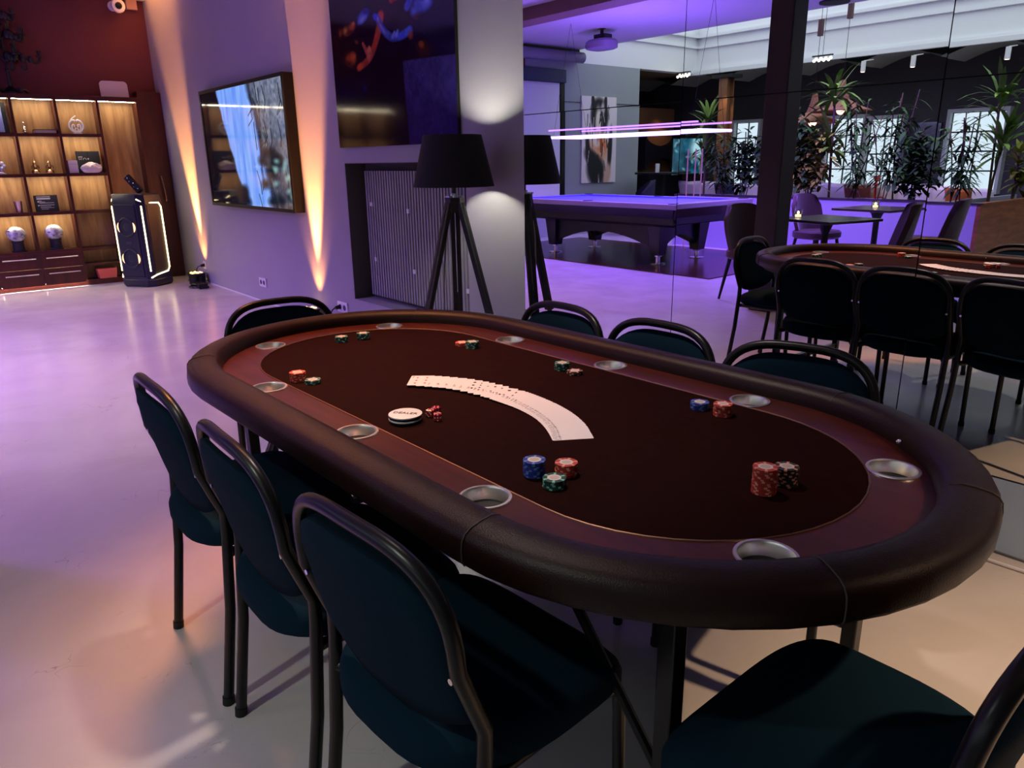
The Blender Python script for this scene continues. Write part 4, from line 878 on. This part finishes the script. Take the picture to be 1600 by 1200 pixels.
# neon pendant over it
ne = thing('pendant_light', 'long rectangular purple glowing tube light hanging over the pool table', 'lamp', (-6.65, -2.35, 1.56))
M_neon = emat('neon_purple', (.46, .26, 1), 7)
for s_ in (-1, 1):
    bm = B(); tube(bm, [(-1.25, s_*.32, 0), (1.25, s_*.32, 0)], .013, 10); obj('tube', bm, M_neon, ne)
    bm = B(); tube(bm, [(s_*1.25, -.32, 0), (s_*1.25, .32, 0)], .016, 10); obj('tube', bm, M_neon, ne)
    bm = B(); tube(bm, [(-1.25, s_*.32, .09), (1.25, s_*.32, .09)], .010, 8); obj('tube', bm, emat('neon_dim', (.40, .18, 1), 3), ne)
    bm = B(); tube(bm, [(s_*1.15, 0, ZC-1.56), (s_*1.15, -.32, .03)], .002, 5); tube(bm, [(s_*1.15, 0, ZC-1.56), (s_*1.15, .32, .03)], .002, 5); obj('wire', bm, M_black, ne)
# projector
t = thing('projector', 'grey projector hung under the purple ceiling, reflected in the mirror', 'projector', (-7.85, -3.0, 2.80))
bm = B(); loft(bm, [[(x*s_, y*s_, z) for x, y in [(.22*math.copysign(abs(math.cos(a))**.6, math.cos(a)), .17*math.copysign(abs(math.sin(a))**.6, math.sin(a))) for a in [2*math.pi*i/32 for i in range(32)]]] for s_, z in ((.8, -.07), (1, -.05), (1, .03), (.85, .06))]); obj('body', bm, mat('projector_grey', rgb(140, 130, 150), .5), t)
bm = B(); box(bm, .02, 0, .09, .2, .16, .07); cyl(bm, (0, 0, .1), (0, 0, .2), .025); cyl(bm, (0, 0, .19), (0, 0, .2), .06); obj('mount', bm, M_black, t, False)
bm = B(); cyl(bm, (-.19, .05, -.01), (-.23, .05, -.01), .045, n=20); obj('lens', bm, M_black, t)
# projection screen and duct on the left wall
t = thing('projection_screen', 'white projection screen on the far wall, reflected beside the lamp', 'screen', (XL+.006, -3.15, 0))
bm = B(); bounds(bm, .03, .04, -.55, .55, .62, 2.46); obj('fabric', bm, M_plaster, t, False)
bm = B(); bounds(bm, .0, .10, -.65, .65, 2.46, 2.66); obj('roller_case', bm, mat('navy_case', rgb(30, 32, 70), .5), t, False, bevel=.01)
bm = B(); bounds(bm, .0, .05, -.66, -.57, .3, 2.46); bounds(bm, .0, .05, .57, .66, .3, 2.46); obj('side_posts', bm, M_black, t, False)['kind'] = 'stuff'
bm = B(); tube(bm, [(XL+.12, -1.3, 2.86), (XL+.12, -4.15, 2.86)], .085, 16); tag(obj('ceiling_duct', bm, mat('duct_grey', rgb(120, 118, 130), .5)), 'round grey duct running under the ceiling above the screen', 'duct')
# portrait on the grey wall
t = thing('portrait_canvas', 'tall black and white painted portrait canvas with an orange accent, reflected in the mirror', 'picture', (XL, -4.66, .87)); hw, hh = .43, 1.42
bm = B(); bounds(bm, .001, .03, -hw, hw, 0, hh); obj('canvas', bm, M_white, t, False)
cv = Canvas(80, 130, (.90, .87, .86)); BK = (.05, .05, .07); random.seed(9)
cv.ell(.5, .22, .25, .20, BK, 0, .15); cv.ell(.33, .08, .05, .10, BK, -.2, .2); cv.ell(.68, .09, .05, .10, BK, .2, .2)
cv.ell(.48, .30, .10, .18, (.93, .90, .80), 0, .3); cv.ell(.60, .14, .05, .08, (.75, .72, .70), .3, .4)
cv.ell(.5, .60, .30, .17, (.88, .68, .52), .1, .3); cv.ell(.55, .55, .14, .07, (.86, .42, .16), .3, .6); cv.ell(.40, .52, .12, .05, (.95, .88, .82), .3, .4)
cv.ell(.30, .72, .22, .10, BK, .4, .3); cv.ell(.42, .86, .26, .18, BK, .2, .25); cv.ell(.82, .62, .06, .26, BK, .1, .3); cv.ell(.18, .62, .06, .22, BK, -.2, .3); cv.ell(.75, .90, .10, .14, (.80, .66, .56), .5, .3)
for i in range(30): x = random.uniform(.15, .85); y = random.uniform(.05, .95); cv.line([(x, y), (x+random.uniform(-.05, .05), y+random.uniform(.05, .18))], random.uniform(.006, .018), BK if random.random() < .65 else (.85, .8, .8), op=.8)
cv.a = np.clip(cv.a, 0, 1)
cv.build('painting', attr_mat('canvas_paint', .6), t, (.031, hw, hh), (0, -2*hw, 0), (0, 0, -hh))
bm = B(); bounds(bm, XL, XL+.012, -5.72, -3.72, 2.18, 2.19); o = obj('picture_rail', bm, mat('rail_line', rgb(80, 84, 88), .7), None, False); o['kind'] = 'structure'; o['label'] = 'thin dark joint line across the grey wall'
o.name = 'trim_rail'
# bar alcove: two lit arched shelves and a teal screen
t = thing('bar_shelf', 'dark bar cabinet with two lamp lit arched recesses in the alcove', 'cabinet', (-11.0, -8.0, 0))
M_arch = mat('arch_dark', rgb(22, 20, 40), .6); M_archglow = mat('arch_wood', rgb(150, 104, 74), .5)
bm = B(); bounds(bm, .0, .02, -.58, .58, .0, 2.3); obj('back_panel', bm, M_archglow, t, False)
for z0, flip in ((1.02, 1), (1.76, -1)):
    bm = B(); n = 24
    for i in range(n):
        y0, y1 = -.58+1.16*i/n, -.58+1.16*(i+1)/n; u = abs((y0+y1)/2)/.58; h_ = .24*math.sqrt(max(0, 1-min(1, u*1.04)**2))
        if flip > 0: bounds(bm, .02, .22, y0, y1, z0+h_, 1.38)
        else: bounds(bm, .02, .22, y0, y1, 1.38, z0-h_)
    obj('arch_front', bm, M_arch, t, False)
bm = B(); bounds(bm, .02, .35, -.58, .58, .0, .98); obj('counter', bm, M_arch, t, False)
spot('bar_shelf_light', (-10.7, -8.0, 2.2), (-10.98, -8.0, 1.2), 7, (1, .62, .35), 100, .8, .05)
t = thing('wall_screen', 'teal glowing wall screen with foliage picture beside the bar alcove', 'screen', (-9.98, -7.9, .93))
cv = Canvas(60, 40, (.05, .25, .32)); nn = cv.noise(7, 6, 4); cv.a = np.stack([.05+.25*np.clip(nn-.45, 0, 1), .18+.55*np.clip(nn-.3, 0, 1), .26+.6*np.clip(nn-.3, 0, 1)], -1)
for i in range(16): cv.ell(random.random(), random.random(), .06, .03, (.6, .85, .9), random.random()*3, .5, .6)
cv.ell(.75, .3, .2, .3, (.75, .95, 1), 0, .5); cv.a = np.clip(cv.a, 0, 1)
bm = B(); bounds(bm, -.04, 0, -.58, .58, -.0, .72); obj('casing', bm, M_blackm, t, False)
cv.build('display', attr_mat('teal_display', .3, .9), t, (.004, .57, .71), (0, -1.14, 0), (0, 0, -.70))

# windows in the rear wall
def window(n, x0, x1, z0, z1, label):
    bm = B(); yb = -8.6; fwd = .05
    for a, b_, c, d in ((x0-fwd, x0, z0-fwd, z1+fwd), (x1, x1+fwd, z0-fwd, z1+fwd), (x0, x1, z0-fwd, z0), (x0, x1, z1, z1+fwd)): bounds(bm, a, b_, yb, yb+.16, c, d)
    o = struct('window_%d' % n, bm, mat('pale_reveal', rgb(170, 172, 176), .6), label)
    cols = [x0, (x0+x1)/2, x1]; nz = 4
    for i in range(2):
        for k in range(nz):
            za, zb = z0+(z1-z0)*k/nz, z0+(z1-z0)*(k+1)/nz
            bm = B(); bounds(bm, cols[i]+.012, cols[i+1]-.012, yb+.03, yb+.04, za+.012, zb-.012); obj('pane', bm, M_window, o, False)
    bm = B()
    for x in cols: bounds(bm, x-.009, x+.009, yb+.02, yb+.06, z0, z1)
    for k in range(nz+1): z = z0+(z1-z0)*k/nz; bounds(bm, x0, x1, yb+.02, yb+.06, z-.008, z+.008)
    obj('glazing_bars', bm, M_black, o, False)
window(1, -7.30, -6.65, .72, 1.90, 'tall daylit window behind the leafy plants beside the pillar')
window(2, -6.55+.0, -6.0, .68, 1.86, 'tall daylit window in the middle of the rear wall')
window(3, -5.25, -4.45, .70, 1.92, 'widest daylit window at the right of the rear wall')
window(4, -9.3, -8.75, .72, 1.92, 'narrow daylit window left of the pillar reflection')
t = thing('framed_picture', 'framed grey landscape picture between the windows on the rear wall', 'picture', (-5.60, -8.6, 1.28))
bm = B(); bounds(bm, -.19, .19, 0, .03, 0, .5); obj('frame', bm, M_blackm, t, False)
cv = Canvas(24, 30, (.3, .3, .36)); nn = cv.noise(4, 5, 8); cv.a = np.stack([.20+.5*(1-cv.Y)*nn, .20+.5*(1-cv.Y)*nn, .28+.5*(1-cv.Y)*nn], -1); cv.build('picture', attr_mat('picture_print', .5), t, (.18, .032, .49), (-.36, 0, 0), (0, 0, -.48))

# raised planter wall round the lounge
M_plant = mat('planter_panel', rgb(150, 150, 172), .6); M_soil = mat('soil', rgb(40, 30, 24), .9)
M_plwood = wood('planter_wood', rgb(140, 84, 46), rgb(100, 58, 32), .5, (1, 1, 6), 3)
t = thing('planter', 'long low planter wall lit purple in front of the lounge, reflected in the mirror', 'planter', (-5.05, -4.2, 0))
bm = B(); bounds(bm, -2.2, 1.92, .16, .2, 0, .73); obj('front_panel', bm, M_plant, t, False)
bm = B(); bounds(bm, 1.92, 1.96, -2.6, .2, 0, .73); obj('end_panel', bm, M_plwood, t, False)
bm = B(); bounds(bm, -2.2, 1.92, -.3, -.26, 0, .73); bounds(bm, 1.4, 1.44, -2.6, -.3, 0, .73); obj('inner_panel', bm, M_plant, t, False)['kind'] = 'stuff'
bm = B(); bounds(bm, -2.2, 1.92, -.26, .16, .55, .66); bounds(bm, 1.44, 1.92, -2.6, -.26, .55, .66); obj('soil', bm, M_soil, t, False)['kind'] = 'stuff'
bm = B(); bounds(bm, -2.2, 1.96, .15, .21, .73, .75); obj('cap_strip', bm, mat('cap_dark', rgb(40, 30, 44), .5), t, False); bm = B(); bounds(bm, 1.90, 1.97, -2.6, .15, .73, .75); obj('cap_strip', bm, M_plwood, t, False)
# lounge sofa and cushions behind it
t = thing('lounge_sofa', 'long pale upholstered bench sofa behind the planter', 'sofa', (-5.9, -5.75, 0))
M_linen = mat('pale_linen', rgb(205, 196, 200), .9)
bm = B(); bounds(bm, -2.6, 2.2, -.35, .35, .12, .48); obj('seat', bm, M_linen, t, False, bevel=.04)
bm = B(); bounds(bm, -2.6, 2.2, -.5, -.34, .12, .82); obj('backrest', bm, M_linen, t, False, bevel=.04)
bm = B(); bounds(bm, -2.5, 2.1, -.4, .25, 0, .12); obj('plinth', bm, M_blackm, t, False)
def pillow(x, y, z, w_, h_, mt, lab, ry=0, grp='cushions along the lounge sofa'):
    bm = B(); N = 10
    def g(u, v, s_): e = max(0, (1-u**4)*(1-v**4)); return (u*w_/2*(1-.08*(1-abs(v))), s_*.07*e**.5, v*h_/2*(1-.08*(1-abs(u))))
    for s_ in (-1, 1):
        V = [[bm.verts.new(g(-1+2*i/N, -1+2*j/N, s_)) for i in range(N+1)] for j in range(N+1)]
        for j in range(N):
            for i in range(N): bm.faces.new((V[j][i], V[j][i+1], V[j+1][i+1], V[j+1][i]))
    bmesh.ops.remove_doubles(bm, verts=bm.verts, dist=1e-4)
    o = obj('cushion', bm, mt, None, True, (x, y, z)); o.rotation_euler = (math.radians(-14), ry, 0); tag(o, lab, 'cushion', grp); return o
M_navy = mat('navy_velvet', rgb(30, 30, 60), .9); M_rust = mat('rust_velvet', rgb(170, 84, 50), .9); M_maroon = mat('maroon_velvet', rgb(110, 50, 50), .9)
for px, y, mt, w_, lab in ((1262, 0, M_linen, .46, 'cream sofa cushion just right of the reflected pillar'), (1292, 0, M_linen, .44, 'cream sofa cushion second from the reflected pillar'), (1326, 0, M_linen, .46, 'cream sofa cushion under the gap between the reflected windows'), (1362, 0, M_maroon, .4, 'maroon sofa cushion under the middle reflected window'), (1388, 0, M_linen, .44, 'cream sofa cushion just right of the maroon one'), (1440, 0, M_linen, .5, 'cream sofa cushion under the framed landscape'), (1492, 0, M_linen, .42, 'cream sofa cushion left of the rust one'), (1516, 0, M_rust, .34, 'rust orange sofa cushion under the right reflected window'), (1092, 0, M_linen, .5, 'cream sofa cushion behind the purple rods'), (1132, 0, M_linen, .5, 'cream sofa cushion beside the navy one'), (1155, 0, M_navy, .4, 'navy sofa cushion left of the reflected pillar')):
    P = on_y(px, 292, 2*YW+5.95); pillow(P.x, -5.78 if w_ > .4 else -5.62, .69, w_, .38 if w_ > .4 else .34, mt, lab)

# plants
LEAF = mat('leaf_green', rgb(96, 132, 52), .45, noise=.5, nscale=5, spec=.12); LEAFD = mat('leaf_dark_green', rgb(52, 88, 44), .6, noise=.4, nscale=5, spec=.1); LEAFY = mat('leaf_yellow_green', rgb(134, 142, 56), .6, noise=.4, nscale=6, spec=.1)
BARK = mat('plant_stem', rgb(70, 54, 40), .8)
def leaf(bm, p, d, L, W, droop, up=Vector((0, 0, 1))):
    d = d.normalized(); s_ = d.cross(up)
    if s_.length < .05: s_ = Vector((1, 0, 0))
    s_.normalize(); prev = None; n = 4; pos = Vector(p)
    for i in range(n+1):
        u = i/n; wd = W*math.sin(math.pi*min(.98, u*.9+.08))**.8*(1 if u < 1 else .05)
        a, b_ = bm.verts.new(pos-s_*wd/2+Vector((0, 0, .12*wd))), bm.verts.new(pos+s_*wd/2+Vector((0, 0, .12*wd)))
        if prev: bm.faces.new((prev[0], prev[1], b_, a))
        prev = (a, b_); d = (d+Vector((0, 0, -droop/n))).normalized(); pos = pos+d*(L/n)
def plant(x, y, z0, h, kind, lab, mt, rs):
    R_ = random.Random(rs); t = thing('potted_plant', lab, 'plant', (x, y, z0), 0, 'plants in the lounge planter'); sb, lb = B(), B()
    if kind == 'dracaena':
        for k in range(2):
            top = Vector((R_.uniform(-.06, .06), R_.uniform(-.06, .06), h*(.72 if k == 0 else .45))); tube(sb, smooth_pts([Vector((0, 0, 0)), Vector((top.x*.2, top.y, top.z*.5)), top], 1), .014, 7)
            for i in range(34):
                a = R_.uniform(0, 6.28); e = R_.uniform(-.1, 1.35); leaf(lb, top-Vector((0, 0, R_.uniform(0, .22))), Vector((math.cos(a)*math.cos(e), math.sin(a)*math.cos(e), math.sin(e))), R_.uniform(.28, .45)*h/1.5, .058, R_.uniform(.4, 1.2))
    elif kind == 'bush':
        for k in range(5):
            top = Vector((R_.uniform(-.2, .2), R_.uniform(-.12, .12), h*R_.uniform(.7, .98))); tube(sb, smooth_pts([Vector((R_.uniform(-.05, .05), 0, 0)), Vector((top.x*.5, top.y*.3, top.z*.5)), top], 1), .008, 6)
            for i in range(85):
                u = R_.uniform(.25, 1); a = R_.uniform(0, 6.28); e = R_.uniform(-.5, .9); p = Vector((top.x*u, top.y*u, top.z*u))+Vector((R_.gauss(0, .11), R_.gauss(0, .06), R_.gauss(0, .05)))
                leaf(lb, p, Vector((math.cos(a)*math.cos(e), math.sin(a)*math.cos(e), math.sin(e))), R_.uniform(.10, .19), .055, .7)
    else:
        for k in range(6):
            top = Vector((R_.uniform(-.28, .28), R_.uniform(-.12, .12), h*R_.uniform(.65, 1))); pts = smooth_pts([Vector((R_.uniform(-.12, .12), 0, 0)), Vector((top.x*.6, top.y*.3, top.z*.6)), top], 1); tube(sb, pts, .007, 6)
            for i in range(30):
                u = R_.uniform(.25, 1); a = R_.uniform(0, 6.28); e = R_.uniform(-.2, .7); leaf(lb, Vector((top.x*u, top.y*u, top.z*u)), Vector((math.cos(a)*math.cos(e), math.sin(a)*math.cos(e), math.sin(e))), R_.uniform(.16, .30), .034, 1.0)
    obj('stems', sb, BARK, t)['kind'] = 'stuff'; obj('foliage', lb, mt, t, False, recalc=False)['kind'] = 'stuff'
    return t
plant(-4.95, -4.28, .66, 1.95, 'dracaena', 'tallest spiky plant beside the woven pendant, reflected in the mirror', LEAF, 1)
plant(-5.42, -4.25, .66, 1.25, 'bush', 'dense leafy bush just right of the reflected pillar', LEAFD, 2)
plant(-5.20, -4.22, .66, 1.05, 'bush', 'yellowish leafy bush against the leftmost bright window reflection', LEAFY, 3)
plant(-4.62, -4.28, .66, 1.30, 'bamboo', 'slender bamboo plant before the middle reflected window', LEAFD, 4)
plant(-4.22, -4.24, .66, 1.32, 'bamboo', 'dark leafy plant left of the framed landscape reflection', LEAFD, 5)
plant(-3.92, -4.26, .66, .95, 'bush', 'low dark bush under the framed landscape reflection', LEAFD, 6)
plant(-3.40, -4.24, .66, 1.20, 'bamboo', 'open bamboo plant before the widest reflected window', LEAFD, 7)
plant(-3.36, -5.0, .66, 1.75, 'dracaena', 'tall spiky plant at the right picture edge, reflected in the mirror', LEAF, 8)
plant(-3.30, -5.6, .66, .85, 'dracaena', 'low yellow green spiky plant at the right picture edge', LEAFY, 9)
plant(-6.90, -4.26, .66, 1.60, 'dracaena', 'tall spiky plant above the purple tube light reflection', LEAF, 10)
plant(-6.55, -4.24, .66, .95, 'bamboo', 'bamboo plant behind the purple rods reflection', LEAFD, 11)
plant(-6.20, -4.24, .66, 1.05, 'bush', 'dark leafy bush just left of the reflected pillar', LEAFD, 12)
for x_, y_, p_ in ((-4.7, -3.5, 95), (-3.9, -3.5, 45), (-3.2, -4.4, 70), (-6.9, -3.8, 22)): spot('planter_track_light', (x_, y_, 2.75), (x_, -4.3, 1.6), p_, (1, .92, .72), 70, .8, .05)
# purple glowing rods by the bar
for px, lab in ((1081, 'left one of three thin pink glowing rods'), (1093, 'middle one of three thin pink glowing rods'), (1103, 'right one of three thin pink glowing rods')):
    P = on_y(px, 280, 2*YW+3.9); bm = B(); tube(bm, [(0, 0, .0), (.0, 0, 1.38)], .009, 8); tag(obj('light_rod', bm, emat('rod_pink', (.55, .2, .75), .55), None, True, (P.x, -3.85, .0)), lab, 'light rod', 'three pink glowing rods')
# steel column lit warm in the lounge
t = thing('steel_column', 'steel column lit warm brown beside the spiky plant reflection', 'column', (-8.62, -7.15, 0))
bm = B(); bounds(bm, -.09, .09, -.11, -.09, 0, 2.64); bounds(bm, -.09, .09, .09, .11, 0, 2.64); bounds(bm, -.012, .012, -.09, .09, 0, 2.64); obj('profile', bm, mat('rust_steel', rgb(130, 88, 60), .5), t, False)
bm = B(); bounds(bm, -.22, .22, -.16, .16, 2.64, 2.70); obj('cap_plate', bm, M_blackm, t, False)
spot('column_spot_light', (-8.45, -6.75, 2.5), (-8.6, -7.1, 1.9), 14, (1, .7, .4), 60, .6, .03)
# woven cone pendant lamps
for x, y, z, lab in ((-5.55, -5.5, 1.85, 'woven cone pendant lamp beside the tallest spiky plant reflection'), (-6.1, -5.75, 1.72, 'woven cone pendant lamp half hidden by bushes near the pillar reflection')):
    t = thing('woven_pendant', lab, 'lamp', (x, y, z), 0, 'woven cone pendant lamps')
    bm = B(); lathe(bm, [(.40, 0), (.405, .012), (.22, .085), (.10, .16), (.055, .30), (.035, .42)], 28, cap0=False); obj('shade', bm, mat('woven_rattan', rgb(176, 118, 92), .8, noise=.5, nscale=60), t)
    bm = B(); ball(bm, (0, 0, .02), .06); obj('bulb', bm, emat('rattan_bulb', (1, .5, .35), 4), t)
    bm = B(); tube(bm, [(0, 0, .42), (0, 0, 3.98-z)], .004, 6); obj('cord', bm, M_black, t)
    bm = B(); bounds(bm, -.03, .03, -.03, .03, 1.2, 1.42); obj('cord_grip', bm, mat('grip_brown', rgb(80, 50, 50), .6), t, False)
# track spotlights
for px, py, lab in ((1432, 100, 'white track spotlight pointing straight down under the vaults'), (1577, 85, 'white track spotlight at the right picture edge'), (1354, 108, 'small track spotlight above the pendant reflection')):
    P = on_y(px, py, 2*YW+7.0); t = thing('track_spotlight', lab, 'spotlight', (P.x, -7.0, 2.50), 0, 'track spotlights')
    bm = B(); cyl(bm, (0, 0, 0), (0, 0, .16), .035, n=16); obj('can', bm, M_white, t); bm = B(); cyl(bm, (0, 0, .16), (0, -.30, .20), .008); obj('arm', bm, M_white, t)
    bm = B(); cyl(bm, (0, 0, -.002), (0, 0, .0), .028, n=16); obj('lens', bm, emat('spot_lens', (1, .75, .5), 5), t)
for x, lab in ((-9.2, 'row of small glowing bulbs above the bar alcove'), (-6.5, 'row of small glowing bulbs above the woven pendants')):
    t = thing('bulb_bar', lab, 'lamp', (x, -6.6, 2.70), 0, 'rows of small bulbs')
    bm = B(); box(bm, 0, 0, .06, .34, .03, .02); obj('bar', bm, M_black, t, False)
    bm = B(); tube(bm, [(0, 0, .07), (0, 0, 1.29)], .004, 6); obj('rod', bm, M_black, t)
    for k in range(4):
        for s_ in (-1, 1): bm = B(); ball(bm, (-.12+.08*k, .03*s_, .02-.03*(s_ > 0)), .022, 1, 6); obj('bulb', bm, emat('bulb_glow', (1, .95, .7), 9), t)
bm = B(); cyl(bm, (-4.93, -3.9, ZC-.02), (-4.93, -3.9, ZC), .17, n=28); tag(obj('ceiling_speaker', bm, M_blackm), 'flat round black ceiling speaker at the skylight edge', 'speaker')
# cafe tables, candles, velvet chairs
def cafe_table(x, y, lab, rz=0):
    t = thing('cafe_table', lab, 'table', (x, y, 0), rz, 'small dark cafe tables')
    bm = B(); bounds(bm, -.33, .33, -.33, .33, .695, .72); obj('top', bm, wood('dark_table_top', rgb(70, 52, 46), rgb(44, 32, 30), .3, (1, 8, 1), 3), t, False, bevel=.005)
    bm = B(); lathe(bm, [(.03, .05), (.03, .2), (.05, .25), (.03, .32), (.03, .58), (.06, .66), (.10, .695)], 20); obj('turned_leg', bm, M_blackm, t)
    bm = B()
    for k in range(4): a = k*math.pi/2+.785; tube(bm, smooth_pts([Vector((0, 0, .12)), Vector((.16*math.cos(a), .16*math.sin(a), .08)), Vector((.26*math.cos(a), .26*math.sin(a), .016))]), .016, 8)
    obj('feet', bm, M_blackm, t)
def candle(x, y, z, lab):
    t = thing('candle_glass', lab, 'candle', (x, y, z), 0, 'tea light glasses')
    bm = B(); lathe(bm, [(.034, 0), (.036, .003), (.038, .075), (.036, .075), (.034, .006), (.001, .005)], 20, cap1=False); obj('glass', bm, mat('clear_glass', (.95, .95, .95), .05, 0, .6, trans=1), t)
    bm = B(); cyl(bm, (0, 0, .006), (0, 0, .03), .026, n=16); obj('wax', bm, emat('lit_wax', (1, .72, .35), 2.5), t)
    bm = B(); ball(bm, (0, 0, .044), .009, 1.7, 6); obj('flame', bm, emat('flame', (1, .75, .35), 30), t)
cafe_table(-3.42, -1.35, 'small dark cafe table right of the pillar reflection', .25); candle(-3.66, -1.28, .7205, 'lit tea light glass on the cafe table by the pillar reflection')
cafe_table(-3.70, -2.95, 'small dark cafe table farther back near the planter reflection', .1); candle(-3.72, -2.93, .7205, 'lit tea light glass on the farther cafe table')
def velvet(x, y, rz, lab):
    t = thing('velvet_chair', lab, 'chair', (x, y, 0), rz, 'brown velvet cafe chairs'); mv = mat('brown_velvet', rgb(52, 25, 17), .8, sheen=.3)
    bm = B(); N = 12; rows = 8
    def g(u, v, s_): z = .44+.42*v; wd = .20+.02*math.sin(v*3); return (u*wd*(1-.25*max(0, v-.75)*abs(u)**3*4), -.19-.07*v+.10*u*u*(1-v*.4)+s_*.025, z-.03*abs(u)**3*v)
    for s_ in (-1, 1):
        V = [[bm.verts.new(g(-1+2*i/N, j/rows, s_)) for i in range(N+1)] for j in range(rows+1)]
        for j in range(rows):
            for i in range(N): bm.faces.new((V[j][i], V[j][i+1], V[j+1][i+1], V[j+1][i]))
        if s_ < 0: A_ = V
    ring = lambda V: V[0]+[r[-1] for r in V[1:-1]]+list(reversed(V[-1]))+[r[0] for r in reversed(V[1:-1])]
    ra, rb = ring(A_), ring(V)
    for i in range(len(ra)): bm.faces.new((ra[i], ra[(i+1) % len(ra)], rb[(i+1) % len(ra)], rb[i]))
    obj('backrest', bm, mv, t)
    bm = B(); loft(bm, [[(.225*k*math.copysign(abs(math.cos(a))**.6, math.cos(a)), .0+.22*k*math.copysign(abs(math.sin(a))**.6, math.sin(a)), z) for a in [2*math.pi*i/28 for i in range(28)]] for k, z in ((.9, .38), (1, .40), (1, .45), (.92, .47))]); obj('seat', bm, mv, t)
    for sx in (-1, 1):
        for sy in (-1, 1): bm = B(); tube(bm, [(sx*.16, sy*.14, .39), (sx*.21, sy*.20, 0.006)], [.018, .011], 8); obj('leg', bm, M_blackm, t)
velvet(-3.74, -.75, math.radians(-75), 'brown velvet chair left of the pillar reflection')
velvet(-4.25, -2.75, math.radians(-80), 'brown velvet chair at the farther cafe table, its back to the pool table')
velvet(-3.02, -1.62, math.radians(60), 'brown velvet chair right of the nearer cafe table reflection')
velvet(-3.05, -2.75, math.radians(80), 'brown velvet chair at the right of the farther cafe table')
# lounge details
t = thing('tub_chair', 'dark rounded tub chair in front of the grey wall, reflected in the mirror', 'chair', (-8.75, -4.75, 0), math.radians(40))
bm = B(); n = 18; rg = []
for i in range(n+1): a = math.radians(20+140*i/n+180); h_ = .92-.25*abs(i/n-.5)**2*4*.8; rg.append([(.36*math.cos(a), .36*math.sin(a), .2), (.36*math.cos(a)*1.08, .36*math.sin(a)*1.08, h_), (.30*math.cos(a), .30*math.sin(a), h_-.02), (.30*math.cos(a), .30*math.sin(a), .2)])
loft(bm, rg); obj('shell', bm, M_navy, t); bm = B(); lathe(bm, [(.31, .3), (.32, .33), (.32, .42), (.28, .45)], 24); obj('seat', bm, M_navy, t); bm = B(); lathe(bm, [(.2, 0), (.2, .02), (.03, .04), (.03, .3)], 16); obj('pedestal', bm, M_blackm, t)
t = thing('bistro_table', 'high dark bistro table before the bar alcove, reflected in the mirror', 'table', (-8.75, -5.55, 0))
bm = B(); cyl(bm, (0, 0, 1.0), (0, 0, 1.03), .5, n=32); obj('top', bm, M_blackm, t); bm = B(); lathe(bm, [(.28, 0), (.28, .02), (.04, .04), (.04, 1.0)], 20); obj('stand', bm, M_blackm, t)
t = thing('menu_card', 'small white menu card standing on the high bistro table', 'menu', (-8.72, -5.35, 1.0305)); bm = B(); bounds(bm, -.006, .006, -.05, .05, 0, .15); obj('card', bm, M_white, t, False)
t = thing('water_pipe', 'red water pipe standing on the sofa seat behind the plants, reflected in the mirror', 'water pipe', (-4.75, -5.32, .486))
t.location = (-4.95, -5.55, .481)
bm = B(); lathe(bm, [(.09, 0), (.10, .05), (.05, .14), (.02, .2), (.02, .36), (.035, .38), (.015, .42), (.04, .46), (.045, .5)], 18); obj('vase', bm, mat('red_glass', rgb(200, 60, 44), .2), t)
bm = B(); tube(bm, smooth_pts([Vector((.03, 0, .2)), Vector((.14, .02, .22)), Vector((.16, .0, .1)), Vector((.12, .08, .02))]), .012, 8); obj('hose', bm, mat('red_hose', rgb(150, 50, 40), .6), t)
